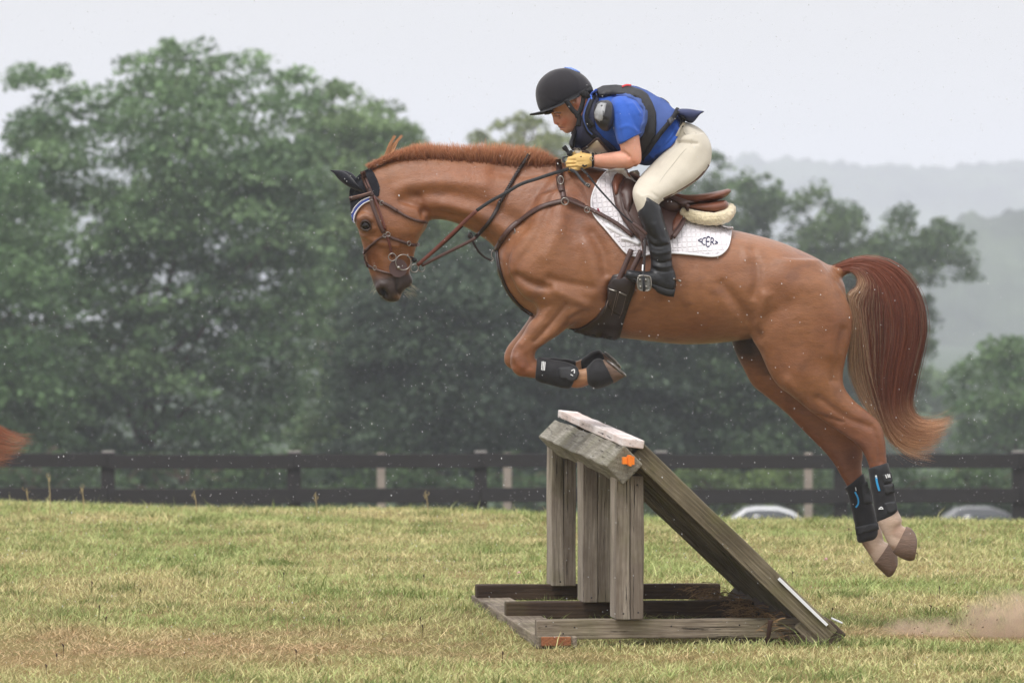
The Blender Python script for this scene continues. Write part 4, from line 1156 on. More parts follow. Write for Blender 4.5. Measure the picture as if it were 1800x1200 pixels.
lofted('skirt', [(1134,322,1130,345,.10,0),(1150,328,1148,372,.17,0),(1168,335,1168,384,.215,0),(1188,344,1190,378,.215,0),(1204,350,1208,362,.18,0),(1214,354,1222,358,.155,0)], M_leather, sad, 5, 30, 2.4)

# stirrup with leather
tube_obj('stirrup_leather', [(1134,418,-.37),(1133,440,-.385),(1132,462,-.39),(1131,480,-.392)], [.007]*4, M_leather_dk, sad, flat=.35)
tube_obj('stirrup_leather', [(1127,416,-.355),(1130,440,-.375),(1131.5,452,-.385)], .004, M_leather, sad)
st = []
fr_pts = [(1122,487,-.442,.0035),(1123.5,485,-.442,.004),(1130.5,484.5,-.442,.004),(1140,485.5,-.442,.004),(1143.5,489,-.442,.0036),(1144.5,500,-.442,.0035),(1143,508,-.44,.0035),(1138,511,-.438,.0035),(1126,510,-.438,.0035),(1121,505,-.44,.0035),(1120.5,494,-.442,.0035),(1122,487,-.442,.0035)]
st.append(tube_geo(cr([[*P(a, b, y), r] for a, b, y, r in fr_pts], 3), 8))
for (a, b) in ((1125,492),(1135,492),(1126,504),(1136,504)):
    c = P(a, b, -.442); st.append(box_geo(c, Vector((1,0,0)), Vector((0,1,0)), Vector((0,0,1)), .0045, .004, .0045))
fix_normals(mk('stirrup_iron', *merge(*st), M_metal, sad))
mk('stirrup_tread', *merge(box_geo(P(1132, 498, -.436), Vector((1,0,0)), Vector((0,1,0)), Vector((0,0,1)), .027, .004, .030)), mat('grey_tread', lin(112,112,108), rough=.5, metal=.6, bump=.002, bscale=200), sad, False)
tube_obj('stirrup_strap', [(1130.5,476,-.43),(1131,490,-.450),(1132,505,-.450),(1132,512,-.44)], .006, M_neo, sad, flat=.4)
strap('white_lettering', [(1130,465,-.412),(1129.6,471,-.422),(1129.4,476,-.434)], 2.6, None, .0005, .001, M_white_mark, sad)

# ---- girth
gir = empty('girth', P(1088, 540, -.2), 'dark brown padded stud girth buckled round the belly behind the front legs', 'girth')
drape('girth_body', [(1071,496),(1078,483),(1092,480),(1108,482),(1118,492),(1115,512),(1107,532),(1099,556),(1090,588),(1082,592),(1060,590),(1040,586),(1010,578),(1030,568),(1048,556),(1064,536),(1071,516)], HB, .004, .012, M_leather_dk, gir, 5, True, soft=3, puff=.006)
drape('girth_pad', [(1074,500),(1080,488),(1094,484),(1110,488),(1114,498),(1108,520),(1100,546),(1092,552),(1078,545),(1070,535),(1074,518)], HB, .02, .006, M_leather_dk, gir, 4, False, puff=.006)
strap('billet', [(1110,440),(1102,460),(1092,484),(1084,506),(1078,532)], 9, HB, .026, .004, M_leather, gir)
strap('billet', [(1127,442),(1118,462),(1106,486),(1096,512),(1090,545)], 9, HB, .026, .004, M_leather, gir)
strap('buckle', [[(1073,505.5),(1086,510)],[(1089,511),(1102,516.5)]], 2.0, HB, .036, .004, M_metal, gir)
strap('stitching', [[(1072,510),(1068,530),(1064,545)],[(1086,512),(1080,535),(1076,548)],[(1101,519),(1095,540),(1090,552)],[(1088,514),(1083,535)]], .5, HB, .034, .001, mat('pale_thread', lin(120,104,96), rough=.8), gir)
tube_obj('stud_guard_edge', [(1001,577,-.05),(1022,583,-.08),(1048,589,-.10),(1070,592.5,-.11),(1080,591,-.10)], [.004,.006,.006,.006,.004], M_neo, gir)

# ---- breastplate
bpl = empty('breastplate', P(940, 400, -.15), 'brown leather breastplate with silver buckles across the chest and shoulder', 'breastplate')
strap('neck_strap', [(981,280),(983,292),(985,308),(988,330),(991,350)], 9.5, HB, .005, .005, M_leather, bpl)
strap('strap_end', [(984,312),(986,325),(988,338)], 10.5, HB, .010, .004, M_leather, bpl)
strap('shoulder_strap', [(990,354),(975,357),(955,363),(935,374),(918,386),(902,398),(890,412),(880,426),(873,438)], 7.5, HB, .005, .005, M_leather, bpl)
strap('shoulder_strap_end', [(912,390),(900,400),(890,411),(881,424)], 9, HB, .010, .004, M_leather, bpl)
strap('girth_strap', [(992,354),(1006,359),(1024,366),(1048,376),(1072,389),(1092,402),(1112,418)], 6, HB, .026, .005, M_leather, bpl)
strap('girth_strap_end', [(994,353),(1008,357),(1026,366)], 8, HB, .024, .005, M_leather, bpl)
strap('chest_strap', [(873,440),(875,458),(880,480),(888,503),(902,525),(918,542),(936,554)], 6, HB, .004, .006, M_leather_dk, bpl, ydef=-.02)
v, f = merge(ring_geo(993, 354, -.262, 6, .0028), ring_geo(985.5, 317, -.235, 5, .0023, squash=1.4, tilt=-6), ring_geo(1032, 369, -.295, 4.6, .0022), ring_geo(901, 405, -.13, 4.5, .0028, squash=1.5, rot=-40, tilt=-35))
mk('buckle', v, f, M_metal, bpl)
for a in [(888,503),(902,525),(918,542)]:
    s = Soup().ball(a[0]-1, a[1]+1, -.02, 2.4, 2.4, .006); mk('stud', s.v, s.f, M_leather_dk, bpl)
# running martingale fork with snap hook
v, f = merge(tube_geo(cr([[*P(a, b, y), .003] for a, b, y in [(872,444,-.05),(866,440,-.06),(864,450,-.06),(868,456,-.06),(862,460,-.06)]], 4), 8))
mk('snap_hook', v, f, M_metal, bpl)
tube_obj('martingale_strap', [(864,458,-.06),(852,452,-.07),(842,443,-.08),(835,432,-.09),(828,418,-.10),(824,412,-.10)], .0052, M_leather_dk, bpl, flat=.5)
v, f = merge(ring_geo(826.5, 414, -.115, 4.5, .003, tilt=40)); mk('martingale_ring', v, f, M_leather_dk, bpl)

# ---- bonnet (ear cover)
bon = empty('ear_bonnet', P(645, 335, 0), 'black ear bonnet with blue and white piping on the horse head', 'ear bonnet')
M_bon = mat('black_crochet', lin(30, 31, 38), rough=.9, var=.35, scale=40, bump=.003, bscale=200, spec=.15, sheen=.2)
drape('cap', [(652,297),(658,305),(664,318),(668,330),(666,344),(656,350),(648,349),(637,354),(628,362),(623,375),(621,390),(620,383),(618,368),(616,350),(615,335),(620,320),(630,308),(640,300)], HB, .001, .007, M_bon, bon, 3.5, True, ydef=-.02, soft=2)
def ear(y0, y1, sh, nm):
    s = Soup().loft([(628+sh,326,645+sh,340,.030,y0),(620+sh,314,632+sh,336,.036,y0),(611+sh,305,620+sh,332,.036,(y0+y1)/2),(602+sh,301,607+sh,325,.028,y1),(592+sh,299.5,595+sh,315,.018,y1),(584+sh,299,587+sh,305,.009,y1),(580+sh,299,582+sh,301,.004,y1)], 5, 24)
    o = fix_normals(mk(nm, s.v, s.f, M_bon, bon)); return o
e1 = ear(-.055, -.075, 0, 'ear_cover')
e2 = ear(.055, .075, 8, 'ear_cover')
M_inner = mat('ear_cover_lining', lin(16, 16, 19), rough=1)
strap('piping', [[(654,349),(646,352),(637,357),(629,366),(624,377),(622,390)]], 4.2, HB, .008, .004, mat('blue_piping', lin(46, 66, 140), rough=.6), bon, mirror=True)
strap('white_piping', [[(655,352),(647,355),(638.5,360),(631,369),(626,380),(623.5,392)],], 1.5, HB, .010, .004, M_bind, bon, mirror=True)
dots = []
for q in cr([(651,347.5),(643,350.5),(634.5,355.5),(627,364),(622.5,374)], 5): dots.append([(q[0]-.6, q[1]-.5), (q[0]+.6, q[1]+.7)])
v_, f_ = merge(*[bands(l, .9, HB, .0125, .002, -.05, 2) for l in dots]); fix_normals(mk('beading', v_, f_, M_bind, bon, False))

# ---- bridle
bri = empty('bridle', P(680, 420, 0), 'brown leather figure eight bridle with steel ring bit on the horse head', 'bridle')
strap('headpiece', [(637,301),(641,312),(646,326),(652,340),(655,345)], [9,9,8.5,8], HB, .010, .006, M_leather, bri, mirror=True)
strap('headpiece_ridge', [[(636,303),(641,318),(647,333)],[(640,302),(645,317),(651,332)]], 2.2, HB, .0165, .004, mat('pale_leather', lin(128, 96, 90), rough=.3, var=.2, scale=30), bri)  # headpiece ridges in a paler, smoother leather
strap('browband', [(655,341),(644,344),(632,347),(622,350),(615,352)], 5, HB, .011, .006, M_leather, bri, ydef=-.03, mirror=True)
strap('browband_edge', [(653,339),(642,342.5),(630,345.5),(620,348)], 1.4, HB, .017, .003, mat('padding_edge', lin(160,128,116), rough=.5), bri)
strap('cheekpiece', [(652,345),(655,360),(661,378),(668,395),(675,408)], 6.5, HB, .009, .005, M_leather, bri, mirror=True)
strap('cheekpiece', [(658,346),(664,362),(672,385),(678,404)], 3.6, HB, .008, .004, M_leather_red, bri, mirror=True)
strap('throat_latch', [(656,344),(668,354),(678,360),(696,370),(715,381),(733,388),(748,391)], 4.2, HB, .007, .005, M_leather, bri, mirror=True)
strap('throat_latch_end', [(672,357),(684,363),(698,372)], 5.2, HB, .011, .003, M_leather, bri)
strap('upper_noseband', [(680,413),(692,419),(706,424),(720,429),(734,430)], 5.2, HB, .008, .005, M_leather, bri, mirror=True)
strap('noseband', [(678,413),(666,420),(654,430),(645,440),(641,446)], 4.2, HB, .008, .005, M_leather, bri, mirror=True)
strap('lower_noseband', [(641,447),(643,458),(650,467),(660,473),(672,477),(686,481),(698,483)], 4.4, HB, .008, .005, M_leather, bri, mirror=True)
strap('bit_cheek', [(680,413),(684,426),(688,442),(690,450)], 4.4, HB, .009, .005, M_leather_red, bri, mirror=True)
hd = lambda a, b, o=-.012: hit(HB, a, b)[0].y + o
v, f = merge(ring_geo(682, 412, hd(682,412), 3.8, .002, tilt=10), ring_geo(676,414,hd(676,414),3.0,.0018), ring_geo(719, 428, hd(719,428)-.004, 3.2, .0017, squash=1.2, tilt=20), ring_geo(671,356.5,hd(671,356.5),3.0,.0016,squash=1.3,rot=20), ring_geo(653,354,hd(653,354),2.6,.0016,squash=1.2), ring_geo(658.5, 471, hd(658.5,471), 3.0, .0017, squash=1.3), ring_geo(735,430,hd(733,430,.01),2.6,.002))
mk('buckle', v, f, M_metal, bri)
# cheek guard disc and bit
def disc(px, py, y, r, th, m, name, parent, hole=.25, tilt=0):
    c = P(px, py, y); V = []; seg = 40; M3 = Matrix.Rotation(R(tilt), 3, 'Z')
    for e in (-th, th):
        for rr in (r, r * hole):
            for i in range(seg):
                a = 2 * math.pi * i / seg; V.append(c + M3 @ Vector((math.cos(a) * rr * .0027, e * (1 if rr == r else .6), math.sin(a) * rr * .0027)))
    F = []
    for i in range(seg):
        j = (i + 1) % seg
        F += [(i, j, seg + j, seg + i), (2*seg+i, 3*seg+i, 3*seg+j, 2*seg+j), (i, 2*seg+i, 2*seg+j, j), (seg+i, seg+j, 3*seg+j, 3*seg+i)]
    o = fix_normals(mk(name, V, F, m, parent, False)); return o
yb = -.078
disc(700, 471, yb, 16, .0035, mat('bit_guard_rubber', lin(76, 54, 52), rough=.45, var=.15, scale=20), 'bit_guard', bri, .2, 6)
v, f = merge(ring_geo(709, 461, yb - .014, 13.5, .0026, tilt=8)); mk('bit_ring', v, f, M_metal, bri)
v, f = merge(ring_geo(689.5, 452, yb - .008, 6.6, .0025, tilt=0)); mk('bit_ring', v, f, M_metal, bri)
v, f = merge(ring_geo(728.5, 471.5, yb + .002, 7.0, .0028, tilt=20)); mk('bit_ring', v, f, M_metal, bri)
v, f = merge(ring_geo(741, 471, yb + .012, 6.4, .0024, tilt=30)); mk('bit_ring', v, f, M_metal, bri)
s = Soup().ball(700.8, 470.5, yb - .016, 3.2, 3.2, .006); mk('bit_rivet', s.v, s.f, M_metal, bri)
s = Soup().ball(728, 457, yb + .02, 5, 4.5, .012); mk('chin_pad', s.v, s.f, M_neo, bri)
tube_obj('curb_strap', [(716,452,yb-.008),(723,452,yb),(731,456,yb+.03),(733,460,yb+.06)], .004, M_leather_dk, bri)
# far side bit ring
v, f = merge(ring_geo(709, 461, .092, 13.5, .0032)); mk('bit_ring', v, f, M_metal, bri)

# ---- reins
rei = empty('reins', P(870, 380, -.15), 'dark leather reins running from the bit to the gloved hand of the rider', 'reins')
rA = [(734,466,-.075),(760,443,-.09),(790,415,-.11),(815,391,-.125),(838,370,-.14),(862,354,-.155),(888,340,-.17),(915,324,-.18),(945,314,-.17),(975,304,-.16),(1000,297,-.15)]
def ribbon3(name, pts, w, th, m, parent):
    v, f = tube_geo(cr([[*P(*p), w] for p in pts], 6), 10, th / w)
    return mk(name, v, f, m, parent)
ribbon3('rein', rA[:5], .0092, .004, M_leather_red, rei); ribbon3('rein', rA[4:], .0085, .004, M_neo2, rei)
ribbon3('rein', [(741,467,-.07),(770,452,-.09),(800,437,-.105),(824,425,-.115),(836,418,-.12)], .0080, .004, M_leather, rei)
strap('rein', [(834,419),(848,404),(862,388),(874,368),(880,354)], 6.5, HB, .008, .006, M_leather_dk, rei, ydef=-.11)
# braided length over the neck
br = []
path = cr([(880,354),(888,340),(896,326),(906,309),(917,291),(925,279),(929,272)], 9)
for ph in (0, 2.09, 4.19):
    pts = []
    for i, q in enumerate(path):
        c, nn = hit(HB, q[0], q[1], -.03); a = i * .95 + ph
        yy = min(c.y, -.02) - .012
        pts.append([*(Vector(P(q[0] + math.cos(a) * 1.7, q[1] + math.cos(a) * .9, yy)) + Vector((0, math.sin(a) * .004, 0))), .0046])
    br.append(tube_geo(pts, 8))
mk('braided_rein', *merge(*br), M_leather_dk, rei)
tube_obj('braided_rein_tip', [(927,277,-.035),(930,272,-.03),(932,268,-.02)], [.006,.005,.003], mat('rein_tip', lin(190,170,130), rough=.7), rei)
# slack loop of rein below the hand
ribbon3('rein_loop', [(1002,298,-.16),(1012,303,-.18),(1022,316,-.22),(1030,324,-.245),(1037,328,-.26)], .0075, .003, M_neo2, rei)
v, f = merge(ring_geo(1033, 325, -.262, 3.6, .002, squash=.7)); mk('rein_buckle', v, f, M_metal, rei)
ribbon3('rein', [(1004,282,-.10),(996,286,-.06),(990,281,0),(992,276,.05),(1000,276,.1)], .006, .003, M_neo2, rei)
# reins on the far side
ribbon3('rein', [(734,466,.09),(790,418,.12),(850,362,.15),(920,322,.16),(1000,290,.13)], .0085, .004, M_leather_dk, rei)

# ---- leg boots
def lb(name, label, secs, group, bands_=(), marks=(), p=2.2):
    r0 = secs[0]; t = empty(name, P((r0[0] + r0[2]) / 2, (r0[1] + r0[3]) / 2, r0[5]), label, 'leg boot' if 'bell' not in name else 'bell boot', group)
    s = Soup().loft(secs, 5, 30, p); me = remesh(s, .004, 3); 
    V = coords(me); me.update(); Nn = normals(me)
    V += Nn * np.array([[mnoise.noise(Vector((v[0] * 30, v[1] * 30, v[2] * 30))) * .0022] for v in V]); me.vertices.foreach_set('co', V.ravel()); me.update()
    bv = bvh_of(me)
    link('shell', me, M_neo, t)
    for poly in bands_: drape('closure_strap', poly, bv, .0005, .004, M_neo2, t, 4, False, secs[0][5] - .05)
    for lines, w, m in marks:
        v, f = merge(*[bands(l, w, bv, .005, .0012, secs[0][5] - .05, 3) for l in lines]); fix_normals(mk('mark', v, f, m, t, False))
    return t
LG = 'black boots on the horse legs'
lb('tendon_boot', 'black tendon boot on the near foreleg with small white lettering', [(941,668,944,628,.038,-.14),(948,672,952,628,.043,-.14),(965,676,972,632,.043,-.14),(985,681,994,636,.042,-.14),(1000,683,1012,643,.044,-.14),(1004,680,1018,650,.036,-.14)], LG,
   [[(982,646),(1004,644),(1014,648),(1018,655),(1014,666),(1004,670),(984,664)]], [([[(953,636),(952,650)],[(955.5,636),(954.5,651)],[(958,637),(957,651)]], 1.5, M_white_mark), ([[(1004,652),(1009,650),(1009,656)],[(1003,658),(1007,660)]], 1.4, M_white_mark)])
lb('tendon_boot', 'black tendon boot on the far foreleg, a strip showing above the near one', [(948,658,950,628,.036,.11),(975,664,978,629,.040,.11),(1000,668,1008,632,.040,.11),(1006,660,1014,640,.034,.11)], LG)
lb('tendon_boot', 'black hind boot with white crown mark and blue zip pull on the near hind leg', [(1525,823,1561,812,.038,-.15),(1527,832,1564,824,.043,-.15),(1530,856,1569,850,.043,-.15),(1535,885,1575,878,.042,-.15),(1539,908,1578,896,.043,-.15),(1542,918,1577,901,.036,-.15)], LG,
   [[(1551,834),(1565,830),(1568,846),(1554,850)],[(1552,853),(1570,849),(1573,866),(1556,868)],[(1554,884),(1574,880),(1576,898),(1560,902)]],
   [([[(1540.5,838),(1542,848),(1546,862)]], 3.2, M_blue_mark), ([[(1540,835),(1541,840)]], 2.6, M_white_mark), ([[(1556,834),(1558,840)],[(1559,833),(1561,839)],[(1562,833),(1563,839)]], 1.5, M_white_mark),
    ([[(1546,894),(1549,890.5),(1552,893)],[(1545,894),(1553,894)]], 1.5, M_white_mark)])
lb('tendon_boot', 'black hind boot with a curved blue zip mark on the far hind leg', [(1484,858,1518,831,.040,.12),(1489,866,1521,842,.046,.12),(1494,884,1530,872,.047,.12),(1500,910,1538,898,.047,.12),(1505,936,1544,922,.048,.12),(1507,950,1546,938,.046,.12),(1511,954,1543,946,.038,.12)], LG,
   [[(1514,850),(1524,846),(1532,884),(1518,886)],[(1504,926),(1542,918),(1544,930),(1506,940)]], [([[(1503,864),(1508,874),(1509,884),(1505,891)]], 2.6, M_blue_mark), ([[(1504,856),(1505,862)]], 1.2, M_white_mark)])
lb('bell_boot', 'black bell boot round the near front hoof', [(1030,648,1033,674,.036,-.14),(1036,640,1037,679,.050,-.14),(1045,632,1045,683,.062,-.14),(1054,630,1060,681,.066,-.14),(1060,633,1078,673,.064,-.14),(1061,636,1079,671,.058,-.14)], LG)
lb('bell_boot', 'black bell boot round the far front hoof, behind the near one', [(1020,634,1024,660,.036,.11),(1028,626,1030,664,.048,.11),(1040,618,1042,664,.060,.11),(1052,615,1060,660,.064,.11),(1058,618,1070,656,.060,.11)], LG)
# ================================================================== RIDER
M_skin = mat('skin', lin(210, 150, 125), rough=.5, var=.10, scale=22, bump=.0004, bscale=300, sss=.15, attr='col', spec=.4)
M_shirt = mat('blue_tshirt', lin(50, 90, 176), rough=.85, var=.14, scale=10, bump=.006, bscale=14, sheen=.15, spec=.2)
M_vest = mat('blue_vest', lin(68, 90, 148), rough=.7, var=.15, scale=12, bump=.006, bscale=14, spec=.3)
M_black = mat('black_webbing', lin(30, 30, 33), rough=.7, var=.25, scale=26, bump=.0008, bscale=200, spec=.3)
M_blackp = mat('black_padding', lin(34, 34, 38), rough=.55, var=.2, scale=10, bump=.003, bscale=22, spec=.4)
M_breech = mat('beige_breeches', lin(196, 189, 174), rough=.8, var=.08, scale=9, bump=.003, bscale=16, sheen=.15, spec=.2)
M_boot = mat('black_riding_boot', lin(26, 27, 30), rough=.40, var=.3, scale=14, bump=.003, bscale=30, spec=.4)
M_sole = mat('boot_sole', lin(26, 26, 28), rough=.7)
M_helm = mat('black_helmet_cover', lin(36, 34, 39), rough=.75, var=.12, scale=20, bump=.001, bscale=30, sheen=.25, spec=.25)
M_glove = mat('yellow_leather_glove', lin(220, 184, 118), rough=.65, var=.12, scale=30, bump=.002, bscale=60, spec=.3)
M_hairb = mat('blond_hair', lin(176, 140, 104), rough=.6, var=.3, scale=80, stretch=(1, 1, 4))

per = empty('person', P(1180, 300, 0), 'rider in blue vest, beige breeches and black helmet crouched forward over the horse', 'person')
b = Soup()
# head
b.loft([(975,140,1022,132,.05,0),(966,158,1034,148,.072,0),(963,175,1036,163,.078,0),(966,190,1035,178,.077,0),(970,198.5,1033,189,.074,0),(973.5,205,1030,198,.070,0,-.05),(978,213,1024,208,.062,0),
        (983,221,1019,216,.054,0),(988.5,227,1016,223,.046,0),(994,231,1013,228,.036,0),(1000,233,1009,231,.022,0)], 5, 28, 2.1)
b.loft([(970,202,982,201,.011,0),(971.5,208,984,207,.013,0),(972.4,213,986,211,.016,0),(973.8,217.8,987,214.5,.018,0),(978,220,988,217,.012,0)], 4, 14)
b.ball(985.6,221.6,0,5.6,2.3,.021,20); b.ball(988.6,226.6,0,5.4,2.4,.019,20); b.ball(997,228.5,0,7.6,6.2,.022)
b.ball(973,199,0,5,4,.050,-30)
b.ball(990,212,-.045,10,9,.016,0,True)
# neck
b.loft([(1006,212,1030,180,.05,0),(1010,220,1040,172,.052,0),(1018,226,1048,172,.055,0),(1032,236,1062,172,.075,0)], 4, 24)
# ear
b.loft([(1008,172,1016,170,.008,-.080),(1007,178,1018,177,.012,-.082),(1008,184,1017,185,.011,-.082),(1011,189,1015,189,.006,-.08)], 4, 14, mirror=True)
# trunk under the clothing
torso = [(1036,172,1026,222,.07,0),(1052,163,1018,248,.12,0),(1075,160,1040,262,.155,0),(1105,160,1078,270,.165,0),(1135,170,1106,278,.155,0),(1162,184,1128,286,.145,0),(1186,200,1150,284,.14,0),(1206,218,1172,282,.155,0)]
b.loft(torso, 4, 28)
hips = [(1190,224,1170,268,.14,0),(1222,226,1170,284,.165,0),(1240,240,1168,296,.175,0),(1248,264,1178,308,.165,0),(1244,288,1196,318,.14,0)]
b.loft(hips, 4, 28)
leg = [(1186,248,1240,240,.11,-.07),(1170,264,1249,262,.115,-.10),(1151,283,1247,288,.11,-.14),(1134,302,1227,314,.10,-.19),(1121,318,1194,336,.09,-.25),(1114,333,1168,349,.08,-.30),(1115,350,1156,359,.072,-.325),(1123,376,1164,382,.066,-.335),
       (1132,405,1172,410,.06,-.345),(1143,440,1176,442,.05,-.35),(1149,462,1178,464,.043,-.355),(1150,476,1182,480,.042,-.36)]
b.loft(leg, 4, 26, mirror=True)
b.loft([(1180,482,1178,512,.034,-.36),(1160,478,1155,505,.036,-.36),(1130,478,1126,496,.036,-.375),(1108,476,1104,488,.030,-.385),(1100,478,1099,483,.02,-.385)], 4, 20, mirror=True)
# arm
arm = [(1080,176,1112,172,.05,-.15),(1078,192,1122,190,.056,-.20),(1080,212,1124,212,.054,-.225),(1083,235,1124,232,.050,-.24),(1088,252,1125,250,.047,-.245),(1092,266,1127.5,268,.046,-.245),(1097,278,1127,284,.042,-.24),(1103,284,1122,290,.034,-.235)]
b.loft(arm, 4, 24, mirror=True)
fore = [(1120,262,1120,288,.036,-.242),(1108,262,1110,294,.041,-.24),(1093,265,1096,295.5,.043,-.232),(1078,267,1082,295.5,.041,-.215),(1062,269.5,1065,294.5,.036,-.19),(1050,271.5,1052,293,.031,-.168),(1042,272.5,1043,291.5,.028,-.152),(1034,272,1034,294,.028,-.14),(1022,272,1022,296,.028,-.13)]
b.loft(fore, 4, 22, mirror=True)
bme = remesh(b, .0036, 5)
Sx = [([(976,203.5),(983,204.5)], 3.0, -.011), ([(972,199),(986,199.5)], 2.0, .005), ([(983,224.2),(993,225.4)], 1.1, -.007), ([(980,219.5),(985,217)], 1.2, -.004), ([(979,208),(984,217)], 1.6, -.003), ([(975,217),(979,217.5)], 1.6, .003), ([(985,214),(990,221)], 2.0, -.002), ([(994,204),(1000,212)], 6, .003),
      ([(1010,176),(1012,181),(1011,186)], 2.0, -.005), ([(1090,264),(1100,270),(1106,276)], 2.4, -.006), ([(1098,286),(1070,290)], 8, .003), ([(1118,284)], 6, .004), ([(1082,276),(1060,278)], 8, .003)]
sculpt(bme, Sx)
bvV = coords(bme); XY = to_px(bvV); x, y = XY[:, 0], XY[:, 1]
C = np.tile(np.array(lin(218, 160, 136)[:3]), (len(bvV), 1))
def bl(mask, rgb):
    global C
    m = np.clip(mask, 0, 1)[:, None]; C = C * (1 - m) + np.array(lin(*rgb)[:3]) * m
gg = lambda cx, cy, rx, ry: np.exp(-(((x - cx) / rx) ** 2 + ((y - cy) / ry) ** 2))
bl(gg(993, 214, 9, 8) * .6, (206, 112, 90)); bl(gg(978, 216, 4, 4) * .5, (208, 116, 96)); bl(gg(1030, 200, 14, 20) * .6, (200, 110, 90)); bl(gg(1013, 186, 5, 4) * .6, (214, 128, 104))
bl(gg(987, 224.4, 6, 1.3) * .9, (120, 52, 46)); bl(gg(978, 204, 5, 1.8) * .6, (110, 74, 60)); bl(gg(1118, 284, 14, 8) * .4, (206, 118, 92)); bl(gg(978, 200, 8, 1.4) * .55, (120, 82, 58))
bl(gg(1000,196,12,6)*.35, (150,108,78))
pb = link('body', bme, M_skin, per, True, C); PB = bvh_of(bme)
# eyes
M_eyew = mat('eye_white', (.22, .19, .18, 1), rough=.2, var=.02); M_iris = mat('iris', lin(60, 70, 80), rough=.1, var=0)
for sg in (-1, 1):
    yy = hit(PB, 979.5, 204)[0].y
    c = P(980, 204, yy + .006); s = Soup().ball(980, 204, yy + .006, 3.1, 2.2, .010)
    ev = fix_normals(mk('eye', [Vector((v[0], v[1] * (1 if sg < 0 else -1), v[2])) for v in s.v], s.f, M_eyew, per))
    s = Soup().ball(978.6, 204, yy + .0005, 1.6, 1.7, .0062); fix_normals(mk('iris', [Vector((v[0], v[1] * (1 if sg < 0 else -1), v[2])) for v in s.v], s.f, M_iris, ev))
strap('eyelid', [(975.5,203.6),(979,201.8),(983.5,203.6)], 1.5, PB, 0, .002, mat('lid_skin', lin(96, 60, 50), rough=.6), per)
strap('eyebrow', [(974,199.8),(979,197.8),(986,199)], 2.0, PB, 0, .0016, mat('brow_hair', lin(84, 60, 44), rough=.8), per)
# hair under the helmet
hs = []
for i in range(900):
    a = random.random()
    if a < .5: x0_, y0_, x1_, y1_ = random.uniform(1003,1019), random.uniform(160,170), random.uniform(1006,1021), random.uniform(174,182)
    else: x0_, y0_, x1_, y1_ = random.uniform(1034,1041), random.uniform(158,166), random.uniform(1036,1043), random.uniform(170,182)
    hs.append((x0_, y0_, x1_, y1_))
def hf(i):
    a = hs[i]; out = []
    for s_ in np.linspace(0, 1, 4):
        px, py = a[0] + (a[2] - a[0]) * s_, a[1] + (a[3] - a[1]) * s_
        c, n_ = hit(PB, px, py, -.04); out.append(tuple(c + n_ * .004))
    return np.array(out)
strands(hs, hf, M_hair, 'hair', per, lambda i, k: np.tile(np.array(lin(200, 168, 132)[:3]), (k, 1)) * random.uniform(.5, 1.15), .0025)

# helmet
hel = Soup().loft([(951,198,1040,159,.086,0),(947,192,1041,154,.093,0),(943,180,1040,149,.096,0),(941,166,1036,143,.096,0),(943,152,1029,135,.090,0),(951,138,1018,127,.076,0),(964,127,1006,121,.055,0),(977,121.5,996,119.5,.03,0)], 6, 36)
hme = remesh(hel, .006, 4)
for q in [([(950,165),(985,182),(1010,165)], 3, -.0015), ([(960,170),(990,176),(1020,158)], 2.5, .0014), ([(1000,125),(1015,140),(1018,158)], 3, .0012)]: sculpt(hme, [q])
HEL = bvh_of(hme); ho_ = link('helmet', hme, M_helm, per)
strap('rim', [[(952,195),(975,187),(1000,175),(1022,163),(1038,153)]], 6, HEL, .000, .006, M_black, ho_, mirror=True)
v = lofted('visor', [(958,194,960,199,.075,0),(950,196,951,201.5,.078,0),(942,198,943,202.5,.068,0),(935,199.5,936,203,.050,0),(931,200.5,931.5,203,.022,0)], M_black, ho_, 5, 26, 3)
lofted('front_trim', [(953,195,958,202,.06,0),(957,193,966,201,.072,0),(964,191,974,197,.078,0)], M_black, ho_, 4, 24, 2.4)
lofted('back_guard', [(1026,157,1030,166,.07,0),(1036,152,1040,168,.066,0),(1041,153,1044,164,.04,0)], M_black, ho_, 4, 24, 2.2)
drape('blue_panel', [(992,118.5),(1003,119),(1014,123.5),(1020,127.5),(1012,126.5),(1000,122)], HEL, 0, .002, mat('blue_helmet_panel', lin(120, 150, 215), rough=.6), ho_, 3, True, ydef=-.02)
strap('chin_harness', [[(994,176),(1000,184),(1007,194),(1013,200),(1016,207)],[(1026,163),(1025,178),(1021,192),(1017,200)],[(1016,198),(1018,210),(1016,222)]], 8.5, PB, .003, .005, M_black, ho_, mirror=True)
strap('rear_harness', [[(1022,162),(1030,168),(1036,166)]], 12, PB, .006, .006, M_black, ho_, mirror=True)
tube_obj('chin_strap', [(1016,216,-.055),(1012,226,-.045),(1007,233,-.02),(1006,234,.02),(1012,226,.045)], .006, M_black, ho_)

